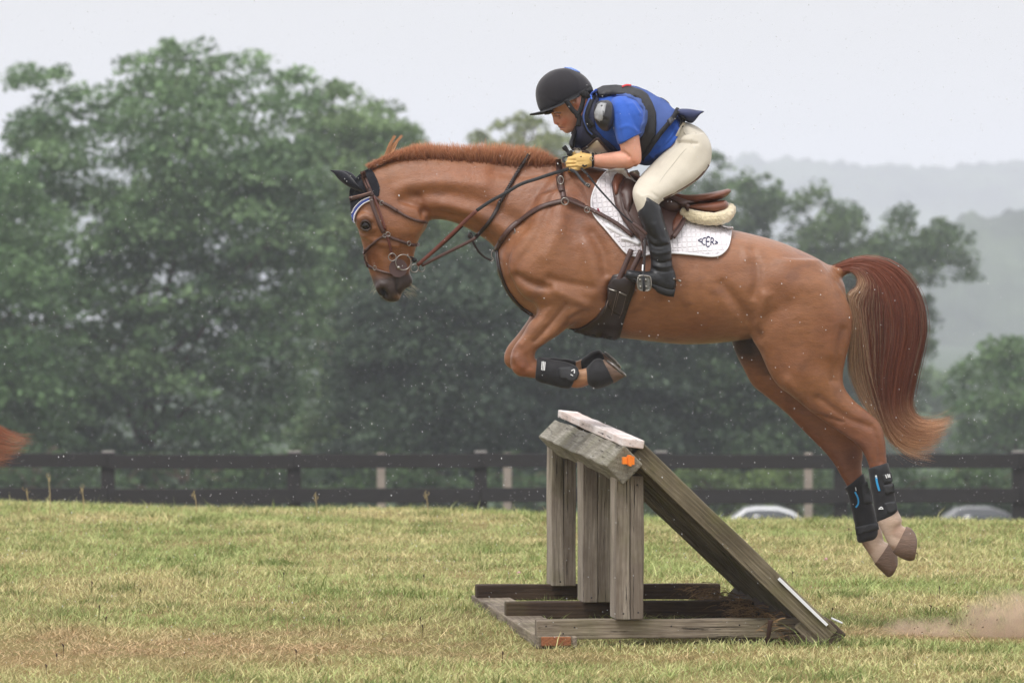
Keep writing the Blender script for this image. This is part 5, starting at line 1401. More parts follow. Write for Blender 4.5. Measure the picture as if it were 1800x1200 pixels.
# shirt
sh_ = Soup()
sh_.loft([(1040,170,1024,222,.085,0),(1054,160.5,1012,250,.135,0),(1078,156.5,1040,264,.17,0),(1106,156,1080,272,.185,0),(1135,165,1106,281,.175,0),(1162,180,1122,289,.165,0),(1186,198,1140,291,.16,0),(1204,214,1160,280,.165,0),(1210,222,1178,262,.16,0)], 4, 32)
sh_.loft([(1078,171,1110,168,.06,-.13),(1074,182,1124,180,.068,-.18),(1073,198,1131,196,.068,-.215),(1075,215,1131,214,.066,-.235),(1079,232,1129,228,.064,-.245),(1085,250,1128.5,234,.062,-.25),(1087.5,255,1128,235,.058,-.25)], 4, 28, mirror=True)
shm = remesh(sh_, .0058, 5)
SF = [([(1100,180),(1108,200),(1122,228)], 3, -.005), ([(1112,182),(1124,200)], 2.6, .006), ([(1118,180),(1128,196),(1129,205)], 2.4, -.005), ([(1090,225),(1105,222),(1120,230)], 3, .004), ([(1084,200),(1088,225),(1092,245)], 3, -.003),
      ([(1190,215),(1180,240),(1160,258)], 3, .006), ([(1192,232),(1172,252),(1150,264)], 2.6, -.006), ([(1180,256),(1160,266),(1140,284)], 3, .006), ([(1165,250),(1156,265),(1152,280)], 2.4, -.005), ([(1140,272),(1150,278)], 3, .004), ([(1092,172),(1104,184)], 3, .004)]
sculpt(shm, SF)
rsn = np.array([mnoise.noise(Vector((v[0] * 16, v[1] * 10, v[2] * 16))) for v in coords(shm)]); shm.update()
shm.vertices.foreach_set('co', (coords(shm) + normals(shm) * (rsn * .004)[:, None]).ravel()); shm.update()
SB = bvh_of(shm); so_ = link('shirt', shm, M_shirt, per)
strap('sleeve_hem', [(1087,252.5),(1100,246),(1114,238.5),(1127,232.5)], 1.4, SB, 0, .003, M_shirt, so_)

# vest
ve = tag(empty('vest', (0, 0, 0), None, None), None); ve.parent = per; ve.location = P(1130, 200, 0) - world_of(per)
for k_ in ('label', 'category'):
    if k_ in ve: del ve[k_]
back = [(1072,157),(1086,155.5),(1108,154),(1134,163),(1155,175),(1180,191),(1192,198),(1184,203),(1181,208),(1172,222),(1160,240),(1150,252),(1140,262),(1128,274),(1120,260),(1118,240),(1128,205),(1128,196),(1116,180),(1094,172),(1074,170),(1060,172),(1052,168)]
drape('back_panel', back, SB, .006, .012, M_vest, ve, 4, True, ydef=-.05, soft=3)
arm_band = [(1050,165),(1062,159),(1083,157.5),(1108,160),(1125,165.5),(1135,172.5),(1143,186),(1150,202),(1152,218),(1152,237),(1147,251),(1136,268),(1128,274),(1124,262),(1122,245),(1125,236),(1128.5,232),(1127,222),(1129.5,210),(1130,198),(1125,187),(1118,179),(1108,173.5),(1094,171),(1078,171.5),(1062,174),(1052,174)]
drape('armhole_padding', arm_band, SB, .016, .008, M_blackp, ve, 4, True, ydef=-.08, soft=3, puff=.006)
strap('spine_edge', [(1045,160),(1060,157),(1076,156),(1092,154.5),(1107,152.5),(1112,155),(1125,160),(1140,167.5),(1158,177.5),(1175,188.5),(1190,197)], 3.4, SB, .012, .010, M_black, ve, ydef=-.03, mirror=True)
strap('red_stripe', [(1094,163),(1100,160.5),(1107,160.8)], 2.0, SB, .031, .003, mat('red_stripe', lin(190, 40, 50), rough=.6), ve)
strap('waist_belt', [(1186,200),(1181,210),(1174,220),(1160,235),(1148,250),(1138,262),(1129,272)], 9, SB, .030, .004, M_black, ve, mirror=True)
strap('waist_belt', [(1199,203),(1198,212),(1195,226)], 8, SB, .012, .004, M_neo2, ve, mirror=True)
drape('buckle', [(1168,218),(1174,212.5),(1181,219),(1175,227)], SB, .036, .006, mat('black_plastic', lin(58,58,62), rough=.35), ve, 3, puff=.003)
lofted('tail_flap', [(1190,193,1192,206,.13,0),(1200,191.5,1204,212,.135,0),(1212,192,1212,216,.13,0),(1224,194,1219,215,.12,0),(1234,195.5,1230,202,.10,0),(1237,196,1236,198,.08,0)], mat('navy_vest_flap', lin(40, 48, 84), rough=.7, var=.3, scale=14, bump=.003, bscale=24), ve, 4, 26, 3)
# front of the vest
front = [(1022,205),(1030,190),(1038,176),(1048,168),(1054,176),(1050,192),(1046,210),(1048,226),(1060,240),(1076,252),(1086,262),(1096,274),(1070,271),(1044,268),(1018,262),(1006,254),(1010,238),(1016,222)]
drape('front_panel', front, SB, .004, .012, mat('navy_vest_front', lin(40, 44, 70), rough=.7, var=.3, scale=12, bump=.002, bscale=30), ve, 4, True, ydef=-.06, soft=3)
strap('front_webbing', [[(1046,172),(1040,186),(1034,205),(1034,222),(1042,234),(1056,246)],[(1030,208),(1038,214),(1044,222)]], 8, SB, .017, .004, M_black, ve, mirror=True)
strap('collar_edge', [(1050,160),(1045,170),(1040,182),(1034,196),(1031,210),(1036,226),(1044,234)], 2.0, SB, .020, .003, M_vest, ve)
drape('blue_tab', [(1045,161),(1052,160),(1050,170),(1044,182),(1041,176)], SB, .016, .006, mat('bright_blue_tab', lin(66,110,210), rough=.6), ve, 3)
lofted('front_edge', [(1010,222,1018,226,.03,-.05),(1004,240,1012,246,.04,-.07),(1000,252,1010,262,.05,-.08),(1004,262,1012,268,.04,-.07)], M_blackp, ve, 4, 20)
# shoulder pad
pd = Soup().loft([(1054,177,1070,176,.03,-.235),(1046,184,1077,183,.045,-.25),(1043.5,197,1079.5,198,.055,-.262),(1045,210,1079,212,.055,-.262),(1051,222,1075,224,.045,-.255),(1060,230,1070,231,.025,-.245)], 5, 26)
pm = remesh(pd, .005, 3); sculpt(pm, [([(1058,186),(1062,205)], 3, .003), ([(1070,190),(1066,215)], 3, -.003), ([(1052,208),(1068,212)], 2.5, -.003)]); PDB = bvh_of(pm)
po_ = link('shoulder_pad', pm, mat('black_nylon', lin(40, 40, 43), rough=.42, var=.2, scale=14, bump=.004, bscale=30), ve)
drape('reflective_strip', [(1051,184),(1056,181),(1066,182),(1063,196),(1059,212),(1052,213),(1046,208),(1045,198)], PDB, .000, .002, mat('grey_reflective', lin(150, 152, 154), rough=.4, var=.3, scale=20, bump=.004, bscale=36), po_, 3)

# number bib on the arm and chest
bib = [(1008,263),(1020,257),(1036,249),(1052,238),(1060,244),(1072,256),(1086,262),(1088,266),(1072,268),(1046,271),(1024,271),(1012,270)]
bo_ = tag(drape('number_bib', bib, SB, .030, .004, mat('beige_bib', lin(196, 186, 170), rough=.6, var=.08), per, 4, ydef=-.10, soft=4))
strap('bib_border', [bib[0:7]], 3.2, SB, .034, .003, mat('brown_border', lin(58, 42, 42), rough=.6), bo_, ydef=-.1)
drape('dark_horse_shape', [(1022,266),(1030,262),(1038,258),(1042,256),(1048,259),(1056,258),(1062,257),(1054,262),(1044,266),(1034,269),(1024,270)], SB, .0345, .0012, mat('bib_print', lin(74, 60, 54), rough=.7), bo_, 3, ydef=-.1)
strap('bib_band', [(1046,268),(1056,264),(1064,260),(1072,258)], 5, SB, .0345, .001, mat('bib_grey', lin(128,118,110), rough=.7), bo_, ydef=-.1)
v_, f_ = merge(*[bands([(a, b), (a + 1.2, b + 3)], .8, SB, .0365, .001, -.1, 2) for a, b in [(1056,262),(1059,261),(1062,260),(1065,259),(1068,258)]]); fix_normals(mk('bib_letters', v_, f_, mat('bib_ink', lin(70,62,60), rough=.7), bo_, False))

# breeches
bs = Soup()
bs.loft([(1204,214,1180,252,.155,0),(1218,219,1170,268,.170,0),(1233,228,1166,284,.180,0),(1246,244,1166,298,.186,0),(1251.5,266,1180,310,.172,0),(1246,288,1198,318,.14,0)], 4, 32)
bs.loft([(1188,240,1238,234,.13,-.06),(1181,254,1248,250,.13,-.08),(1167,267,1251.5,268,.125,-.11),(1147,287,1247,292,.118,-.15),(1131,304,1228,315,.108,-.20),(1119,319,1196,337,.096,-.255),(1112,334,1169,351,.086,-.30),(1113,350,1158,360,.077,-.325),(1121,374,1160,378,.070,-.335),(1126,386,1158,388,.066,-.336)], 4, 30, mirror=True)
bsm = remesh(bs, .006, 5)
sculpt(bsm, [([(1192,250),(1208,251),(1226,252)], 2.2, -.008), ([(1190,246),(1215,245)], 4, .005), ([(1205,240),(1190,256),(1160,290)], 3, .002), ([(1150,350),(1140,344),(1130,346)], 2, .003), ([(1156,346),(1145,338)], 2, -.003), ([(1236,270),(1215,300),(1190,325)], 10, -.003), ([(1120,340),(1135,352)], 3, .003)])
BB = bvh_of(bsm); bo2 = link('breeches', bsm, M_breech, per)
strap('seam', [(1216,252),(1200,268),(1184,288),(1168,308),(1156,326),(1150,340)], 1.0, BB, -.0005, .0012, mat('seam_thread', lin(170, 164, 150), rough=.9), bo2)
strap('seam_yoke', [[(1200,228),(1206,238),(1216,246)],[(1222,234),(1228,236)]], 1.0, BB, -.0005, .0012, bpy.data.materials['seam_thread'], bo2)
strap('waistband', [(1203,216),(1196,228),(1190,240)], 6, BB, 0, .004, M_breech, bo2)
strap('seat_patch_edge', [(1246,290),(1232,309),(1212,325),(1186,340),(1166,350)], 3.5, BB, -.001, .002, mat('brown_patch', lin(96, 74, 62), rough=.7), bo2)

# boots
for sg in (-1, 1):
    q = Soup()
    q.loft([(1130,341,1136,343,.030,-.350),(1128,347,1150,353,.060,-.342),(1123,360,1160,362,.074,-.337),(1121,374,1165,378,.076,-.34),(1127,392,1170,396,.074,-.345),(1134,412,1177,416,.066,-.35),(1139,432,1180,434,.060,-.355),(1143,450,1181,452,.054,-.36),
            (1144,464,1182,466,.050,-.362),(1143,474,1187,480,.048,-.365),(1146,484,1189,492,.047,-.367),(1150,494,1188,506,.045,-.367),(1153,500,1186,514,.040,-.367)], 5, 28, 2.1)
    q.loft([(1188,484,1184,519,.040,-.367),(1172,478,1170,516,.046,-.367),(1156,476,1152,507,.048,-.37),(1140,477,1136,503,.046,-.378),(1124,476.5,1119,498,.044,-.386),(1110,474.5,1105,492,.040,-.392),(1101,474.5,1098,486.5,.028,-.395)], 5, 24, 2.3)
    qm = remesh(q, .005, 3)
    if sg < 0:
        sculpt(qm, [([(1142,428),(1155,434),(1176,430)], 2.6, -.005), ([(1140,440),(1158,446),(1180,440)], 3, .004), ([(1144,456),(1162,462),(1182,458)], 2.2, -.005), ([(1144,464),(1164,470),(1184,466)], 2, .004), ([(1146,472),(1166,478),(1186,474)], 1.8, -.004), ([(1128,400),(1150,420)], 4, -.003), ([(1150,395),(1160,420),(1172,425)], 4, .004)])
    else:
        V = coords(qm); V[:, 1] *= -1; qm.vertices.foreach_set('co', V.ravel()); qm.flip_normals(); qm.update()
    ob = link('riding_boot', qm, M_boot, per)
    if sg < 0:
        QB = bvh_of(qm)
        lofted('boot_sole', [(1187,507,1184,522,.040,-.367),(1172,505,1170,520,.045,-.367),(1158,500,1156,514,.044,-.368),(1150,498,1150,508,.044,-.370),(1136,494,1135,501,.046,-.378),(1118,489,1117,495,.042,-.388),(1104,483,1103,488,.032,-.393)], M_sole, ob, 4, 22, 3)
        strap('boot_top_seam', [[(1134,348),(1140,360),(1147,372)],[(1130,352),(1128,366),(1124,374)]], 1.2, QB, -.0005, .0015, M_sole, ob)
        drape('boot_button', [(1149,362),(1152,360.5),(1155.5,362.5),(1157,367),(1154,370),(1150.5,368)], QB, .002, .004, mat('dull_silver', lin(170, 170, 164), rough=.35, metal=.8), ob, 2)
        strap('spur_strap', [(1143,475),(1152,480),(1162,482),(1172,484),(1186,490)], 3, QB, .001, .003, M_black, ob)
        strap('spur_strap', [(1163,484),(1165,494),(1162,502),(1154,508)], 3, QB, .001, .003, M_boot, ob)
        v, f = ring_geo(1164, 478.5, hit(QB, 1164, 478)[0].y - .003, 4, .0022); mk('spur_ring', v, f, M_metal, ob)
        tube_obj('spur', [(1184,490,-.41),(1190,492,-.375),(1193,493,-.365),(1197,494.5,-.365)], [.004,.005,.005,.006], M_metal, ob)

# gloved hands
def glove(sg):
    q = Soup(); f_ = lambda pts: [(a, b, y) for a, b, y in pts]
    q.loft([(1042,271,1043,292,.030,-.152),(1034,270,1037,294,.034,-.142),(1026,268.5,1028,297,.035,-.134),(1016,269,1017,300,.033,-.128),(1008,272,1009,301,.030,-.124),(1003,276,1004,299,.024,-.120)], 5, 22, 2.4)
    # four fingers folded round the rein, each its own length
    for a, b, r, l in ((1005,278,.0098,1.0),(1003,284.5,.0102,1.1),(1003,291,.0098,1.05),(1005,297,.0086,.85)):
        q.tube([(a+12,b,-.142),(a+3,b,-.148),(a-3.5*l,b+1,-.136),(a-5*l,b+2.2,-.112),(a-2,b+3,-.090),(a+6*l,b+3,-.085)], [r*1.05,r*1.1,r*1.05,r,r*.95,r*.85], 4, 12)
    # thumb along the top
    q.tube([(1030,276,-.128),(1022,270.5,-.118),(1012,269.5,-.108),(1004,272,-.102),(999,276,-.100)], [.013,.0125,.0112,.0102,.0085], 4, 12)
    m_ = remesh(q, .0030, 3)
    if sg < 0:
        sculpt(m_, [([(1000,282.3),(1012,282)], 1.2, -.0035), ([(999,288.5),(1012,288)], 1.2, -.0035), ([(1000,294.5),(1012,294)], 1.2, -.0035), ([(1012,290),(1024,292),(1034,288)], 1.6, .0025), ([(1014,285),(1028,284)], 1.5, -.002), ([(1034,274),(1036,284),(1038,290)], 1.8, -.003)])
    else:
        V = coords(m_); V[:, 1] = -V[:, 1]; V[:, 0] += .004; m_.vertices.foreach_set('co', V.ravel()); m_.flip_normals(); m_.update()
    o = link('glove', m_, M_glove, per)
    if sg < 0:
        GB = bvh_of(m_)
        drape('glove_mark', [(1022,291),(1025,289),(1028,291),(1031,289),(1032,292),(1027,294)], GB, 0, .0012, M_black, o, 2)
        drape('glove_button', [(1020,274.5),(1022.5,274.5),(1022.5,276.5),(1020,276.5)], GB, 0, .0015, M_black, o, 2)
    return o
glove(-1); glove(1)
# watch
wv_ = tube_geo(cr([[*(P(1042, 281.5, -.152) + Vector((0, math.cos(a) * .033, math.sin(a) * .031))), .0052] for a in np.linspace(0, 2 * math.pi, 17)], 2), 8)
wo_ = mk('wristwatch', wv_[0], wv_[1], M_black, per)
v, f = merge(ring_geo(1040.5, 279, -.188, 3.2, .0022)); mk('watch_buckle', v, f, M_metal, wo_)

# ================================================================== RIDING CROP
crp = empty('riding_crop', P(1040, 310, -.2), 'thin black riding crop held in the gloved hand, pointing down to the boot', 'riding crop')
tube_obj('handle', [(993,260,-.125),(996,264,-.125),(1003,273,-.125),(1012,284,-.122),(1022,296,-.15),(1032,306,-.22)], [.009,.0095,.0075,.0072,.0062,.0055], M_neo, crp)
tube_obj('cap', [(990.5,257.5,-.125),(993,260.5,-.125),(995,263,-.125)], [.012,.0125,.011], M_neo, crp)
v, f = tube_geo(cr([[*P(a, b, -.125), r] for a, b, r in [(999.5,266.5,.012),(1001,268.5,.0165),(1003,271,.0155),(1004,272,.010)]], 4), 14); mk('thumb_stop', v, f, M_neo, crp)
tube_obj('shaft', [(1032,306,-.22),(1052,331,-.30),(1072,353,-.345),(1092,375,-.37),(1112,392,-.385),(1122,400,-.39)], [.0052,.0046,.0042,.0038,.0036,.0034], M_black, crp)
tube_obj('leather_tip', [(1112,392,-.388),(1124,401,-.393),(1137,412,-.396)], [.006,.009,.007], M_leather, crp, flat=.35)
tube_obj('wrist_loop', [(1003,266,-.12),(1012,262,-.10),(1016,268,-.09),(1020,276,-.10)], .0028, M_black, crp)
# ================================================================== JUMP
def wood(name, c1, c2, c3, moss=.3, grain=26, bump=.004):
    """weathered timber; the grain runs along the piece's own x axis"""
    m = bpy.data.materials.new(name); m.use_nodes = True; t = m.node_tree; N = t.nodes; L = t.links; b = N['Principled BSDF']
    b.inputs['Roughness'].default_value = .85; b.inputs['Specular IOR Level'].default_value = .25
    tc = N.new('ShaderNodeTexCoord'); oi = N.new('ShaderNodeObjectInfo'); ad = N.new('ShaderNodeVectorMath'); ad.operation = 'MULTIPLY_ADD'
    cx = N.new('ShaderNodeCombineXYZ'); L.new(oi.outputs['Random'], cx.inputs[0]); L.new(oi.outputs['Random'], cx.inputs[1]); L.new(oi.outputs['Random'], cx.inputs[2])
    ad.inputs[1].default_value = (7, 3, 5); L.new(cx.outputs[0], ad.inputs[0]); L.new(tc.outputs['Object'], ad.inputs[2])
    def nz(sc, vec, det=6, rough=.6, dist=0):
        mp = N.new('ShaderNodeMapping'); mp.inputs['Scale'].default_value = vec; L.new(ad.outputs[0], mp.inputs[0])
        n = N.new('ShaderNodeTexNoise'); n.inputs['Scale'].default_value = sc; n.inputs['Detail'].default_value = det; n.inputs['Roughness'].default_value = rough; n.inputs['Distortion'].default_value = dist
        L.new(mp.outputs[0], n.inputs['Vector']); return n.outputs['Fac']
    mpw = N.new('ShaderNodeMapping'); mpw.inputs['Scale'].default_value = (.35, 1, 1); L.new(ad.outputs[0], mpw.inputs[0])
    nd = N.new('ShaderNodeTexNoise'); nd.inputs['Scale'].default_value = 3.5; nd.inputs['Detail'].default_value = 2; L.new(mpw.outputs[0], nd.inputs['Vector'])
    vv = N.new('ShaderNodeVectorMath'); vv.operation = 'MULTIPLY_ADD'; vv.inputs[1].default_value = (.0, .05, .05); L.new(nd.outputs['Color'], vv.inputs[0]); L.new(mpw.outputs[0], vv.inputs[2])
    w = N.new('ShaderNodeTexWave'); w.wave_type = 'RINGS'; w.rings_direction = 'X'; w.inputs['Scale'].default_value = grain; w.inputs['Distortion'].default_value = 1.5; w.inputs['Detail'].default_value = 2
    L.new(vv.outputs[0], w.inputs['Vector'])
    fine = nz(9, (.5, 20, 20), 8, .75); blot = nz(5, (.5, 1, 1), 4); crk = nz(7, (.35, 12, 12), 5, .8, .3); mossn = nz(3.2, (1, 1, 1), 6)
    def mr(x, a, b2, c=0, d=1):
        r = N.new('ShaderNodeMapRange'); r.inputs[1].default_value = a; r.inputs[2].default_value = b2; r.inputs[3].default_value = c; r.inputs[4].default_value = d; L.new(x, r.inputs[0]); return r.outputs[0]
    def mixc(f, a, b2):
        x = N.new('ShaderNodeMixRGB'); L.new(f, x.inputs[0])
        for k, s in ((1, a), (2, b2)):
            if isinstance(s, tuple): x.inputs[k].default_value = s
            else: L.new(s, x.inputs[k])
        return x.outputs[0]
    c = mixc(mr(fine, .36, .64), c1, c2); c = mixc(mr(w.outputs['Fac'], .35, .95, 0, .22), c, c3); c = mixc(mr(blot, .4, .65, 0, .75), c, c3)
    c = mixc(mr(mossn, .5, .72, 0, moss), c, lin(98, 98, 58)); c = mixc(mr(crk, .42, .35, 0, .9), c, lin(44, 36, 30))
    L.new(c, b.inputs['Base Color'])
    s1 = N.new('ShaderNodeMath'); s1.operation = 'MULTIPLY_ADD'; s1.inputs[1].default_value = .6; L.new(fine, s1.inputs[0]); L.new(mr(crk, .30, .40), s1.inputs[2])
    s2 = N.new('ShaderNodeMath'); s2.operation = 'MULTIPLY_ADD'; s2.inputs[1].default_value = .15; L.new(w.outputs['Fac'], s2.inputs[0]); L.new(s1.outputs[0], s2.inputs[2])
    bp = N.new('ShaderNodeBump'); bp.inputs['Distance'].default_value = bump; bp.inputs['Strength'].default_value = 1; L.new(s2.outputs[0], bp.inputs['Height']); L.new(bp.outputs[0], b.inputs['Normal'])
    return m
W_post = wood('weathered_post', lin(184, 174, 160), lin(132, 122, 110), lin(92, 80, 70), .4)
W_log = wood('weathered_log', lin(164, 160, 148), lin(112, 108, 98), lin(90, 84, 72), .5, 14)
W_ramp = wood('mossy_plank', lin(146, 136, 114), lin(104, 94, 76), lin(70, 62, 48), .7, 22, .006)
W_sk = wood('skid_timber', lin(170, 158, 140), lin(116, 104, 90), lin(72, 60, 50), .35, 18)
W_dk = wood('dark_timber', lin(92, 76, 62), lin(70, 56, 45), lin(48, 36, 28), .3, 18)  # darker timber for the rear skids and right-hand runners
W_top = wood('painted_cap', lin(226, 222, 222), lin(212, 204, 200), lin(190, 168, 158), .0, 10, .003)
W_end = wood('end_grain', lin(92, 78, 68), lin(70, 58, 50), lin(52, 42, 36), .3, 60)
W_or = wood('fresh_split_wood', lin(158, 104, 72), lin(132, 84, 58), lin(104, 66, 46), 0, 20)
TH = R(5.65)
U = Vector((math.cos(TH), math.sin(TH), 0)); W = Vector((-math.sin(TH), math.cos(TH), 0)); ZZ = Vector((0, 0, 1))
jump = empty('log_jump', P(1100, 1122, -1.3), 'weathered wooden jump of three upright posts, a top log and a sloping plank', 'jump')
def timber(name, a, b, upv, hw, hh, m, parent, bev=.006, seg=14, wob=.004, seed=0, skew=0):
    """a beam from a to b (world); own x axis along the grain; faces slightly worn"""
    a, b = Vector(a), Vector(b); L_ = (b - a).length; X = (b - a).normalized(); Zv = (upv - X * upv.dot(X)).normalized(); Yv = Zv.cross(X)
    bm = bmesh.new(); rings = []
    for i in range(seg + 1):
        x = L_ * i / seg - L_ / 2; r = []
        for (sy, sz) in ((-1, -1), (1, -1), (1, 1), (-1, 1)):
            n1 = mnoise.noise(Vector((x * 3 + seed, sy * 2.3, sz * 1.7 + seed))) * wob
            n2 = mnoise.noise(Vector((x * 3 + seed, sy * 5.3 + 9, sz * 1.1))) * wob
            xx = x + (skew * sz if i in (0, seg) else 0)
            r.append(bm.verts.new((xx, sy * hw + n1, sz * hh + n2)))
        rings.append(r)
    for i in range(seg):
        for k in range(4): bm.faces.new((rings[i][k], rings[i][(k + 1) % 4], rings[i + 1][(k + 1) % 4], rings[i + 1][k]))
    bm.faces.new(rings[0][::-1]); bm.faces.new(rings[-1])
    bmesh.ops.recalc_face_normals(bm, faces=bm.faces)
    sharp = [e for e in bm.edges if len(e.link_faces) == 2 and e.calc_face_angle(0) > .8]
    bmesh.ops.bevel(bm, geom=sharp, offset=bev, segments=2, affect='EDGES', profile=.5)
    me = bpy.data.meshes.new(name); bm.to_mesh(me); bm.free(); me.materials.append(m)
    for p in me.polygons: p.use_smooth = False
    o = bpy.data.objects.new(name, me); COL.objects.link(o)
    M4 = Matrix((X, Yv, Zv)).transposed().to_4x4(); M4.translation = (a + b) / 2
    if parent is not None:
        o.parent = parent; M4.translation = (a + b) / 2 - world_of(parent)
    o.matrix_local = M4
    return o
yN, yM, yF = -1.3, .2, 1.7
def skid(px0, px1, pyt, pyb, y, m, back=.10):
    a = P(px0, (pyt + pyb) / 2, y); b = P(px1, (pyt + pyb) / 2, y); h = (P(px0, pyt, y) - P(px0, pyb, y)).length / 2
    a = a + W * (back / 2); b = a + U * (b - a).length
    return timber('skid_beam', a, b, ZZ, back / 2, h, m, jump, .006, 20, .005, px0)
skid(944, 1424, 1090, 1123, yN, W_sk); skid(890, 1328, 1058, 1087, yM, W_dk); skid(838, 1268, 1028, 1055, yF, W_dk)
# cross runners under the skids
a = P(952, 1128, yN - .02) ; r0 = timber('cross_runner', a + W * -.02 + U * .07, a + W * 3.25 + U * .07 + Vector((0, 0, .0)), ZZ, .09, .028, W_sk, jump, .006, 20, .006, 3)
timber('cross_runner', P(978, 1127, yN - .05), P(978, 1127, yN - .05) + W * .25, ZZ, .068, .020, W_or, jump, .004, 4, .002, 5)
timber('cross_runner', P(1415, 1129, yN - .03), P(1415, 1129, yN - .03) + W * 3.1, ZZ, .075, .036, W_dk, jump, .006, 12, .004, 8)
timber('cross_runner', P(1300, 1126, yN + .1), P(1300, 1126, yN + .1) + W * 2.6, ZZ, .12, .02, W_dk, jump, .006, 12, .004, 9)
M_nail = mat('nail_head', lin(40, 34, 32), rough=.7, metal=.4)
# upright posts, each of two boards side by side
def post(px0, pxs, px1, pyt, pyb, y, m, depth, two=True):
    w = (P(px1, 0, y) - P(pxs, 0, y)).length
    zt, zb = P(0, pyt, y).z, P(0, pyb, y).z
    x0 = P(pxs, 0, y)
    n = 2 if two else 1
    for i in range(n):
        c = Vector((x0.x, y, 0)) + U * (w * (i + .5) / n) + W * (depth / 2 + i * .004)
        timber('post_board', (c.x, c.y, zb + .001), (c.x, c.y, zt - i * .01), W, w / n / 2 - .001, depth / 2, m, jump, .004, 12, .003, px0 + i)
post(1071, 1083, 1133, 832, 1089, yN - .02, W_post, .24); post(1015, 1025, 1078, 800, 1059, yM - .02, W_post, .26); post(960, 970, 1013, 780, 1030, yF - .02, W_post, .26)
# the log: a squared beam lying on its edge
cn, cf = Vector((P(1097, 820, yN - .12).x, yN - .12, P(1097, 818, yN - .12).z)), P(976, 767, yF + .15)
d = (cf - cn).normalized(); 
log = timber('top_log', cn, cf, (ZZ + U * 1.0).normalized(), .062, .062, W_log, jump, .007, 30, .009, 20)
cpn, cpf = P(1113, 779, yN - .10), P(998, 728.5, yF + .12)
timber('cap_board', cpn, cpf, (ZZ + U * .12).normalized(), .050, .019, W_top, jump, .005, 24, .003, 31)
# sloping face made of boards running up the slope, seen from its edge
sdn = (P(1470, 1122, yN) - P(1124, 790, yN)).normalized(); top = P(1124, 792, yN - .06); bot = P(1466, 1120, yN - .06)
nrm = Vector((-(bot - top).z, 0, (bot - top).x)).normalized(); 
nb = 11
for i in range(nb):
    wd = 3.05 / nb; off = W * (wd * (i + .5)) + Vector((0, 0, .018 * i / nb * 2.5))
    hh = .043 if i == 0 else .028
    sh = nrm * (.0 if i == 0 else .012)
    aa = top + off + sh + (bot - top) * (0 if i == 0 else random.uniform(.01, .03)); bb = bot + off + sh - (bot - top) * (0 if i == 0 else random.uniform(0, .02))
    timber('slope_board', aa, bb, nrm, wd / 2 - .003, hh, W_ramp, jump, .005, 24, .004, 40 + i, 0)
# foot of the slope and the white sheet edge
timber('foot_block', P(1462, 1113, yN - .05), P(1462, 1113, yN - .05) + W * 3.0, (ZZ + U * 1.0).normalized(), .052, .045, W_end, jump, .008, 14, .006, 60)
timber('foot_brace', P(1405, 1092, yN + .02), P(1452, 1140, yN + .02), nrm, .05, .035, W_sk, jump, .006, 6, .004, 61)
tw = top + (bot - top) * .735 + nrm * .060; bw = top + (bot - top) * .985 + nrm * .060
wsh = timber('white_sheet', tw + W * .6, bw + W * .6, nrm, .61, .0065, mat('white_plastic', lin(226, 228, 232), rough=.4, var=.06), jump, .001, 8, .002, 70)
timber('white_sheet_end', P(1462, 1086, yN + .10), P(1480, 1094, yN + .10), ZZ, .04, .003, bpy.data.materials['white_plastic'], jump, .001, 3, .002, 71)
# orange flag holder on the log end
M_or = mat('orange_plastic', lin(236, 128, 30), rough=.45, var=.1)
c = P(1105, 809, yN - .16)
fix_normals(mk('flag_holder', *merge(box_geo(c + U * .008, U, W, ZZ, .015, .03, .018), box_geo(c + U * -.018, U, W, ZZ, .010, .022, .015), box_geo(c + U * .004, U, W, ZZ, .006, .035, .024)), M_or, jump, False))
# nail heads
for (a_, b_) in [(1095,850),(1120,852),(1096,1078),(1122,1076),(1040,1050),(985,1022),(960,1100),(1010,1102),(1180,1100),(1300,1098),(990,1113)]:
    s = Soup().ball(a_, b_, yN - .03, 1.5, 1.5, .006); mk('nail', s.v, s.f, M_nail, jump)
# iron stake
v, f = tube_geo([(*P(1348, 1136, yN - .12), .010), (*P(1354, 1094, yN - .12), .010), (*P(1354.5, 1091, yN - .12), .0125), (*P(1354.6, 1089.5, yN - .12), .012)], 12)
mk('iron_stake', v, f, mat('rusty_iron', lin(70, 50, 42), rough=.8, var=.3, scale=40, metal=.3), jump)
# dry grass heaped between slope and skids
hay = []
for i in range(1400):
    w_ = random.uniform(0, 2.9); t = random.uniform(.80, .93); q = top + (bot - top) * t + W * w_ - nrm * .06
    hay.append((q.x - random.uniform(0, .12), q.y, max(GZ + .02, q.z - random.uniform(.0, .10)), random.uniform(-1, 1), random.uniform(-.4, .6)))
def hy(i):
    a = hay[i]; return np.array([(a[0] + a[3] * .07 * s, a[1] + s * .02, a[2] + a[4] * .05 * s - s * s * .02) for s in np.linspace(0, 1, 4)])
ho2 = strands(hay, hy, M_grass, 'dry_hay', None, lambda i, k: np.tile(np.array(lin(150, 122, 90)[:3]), (k, 1)) * random.uniform(.5, 1.2), .004)
tag(ho2, 'dry hay caught under the sloping side of the jump', 'hay', kind='stuff')
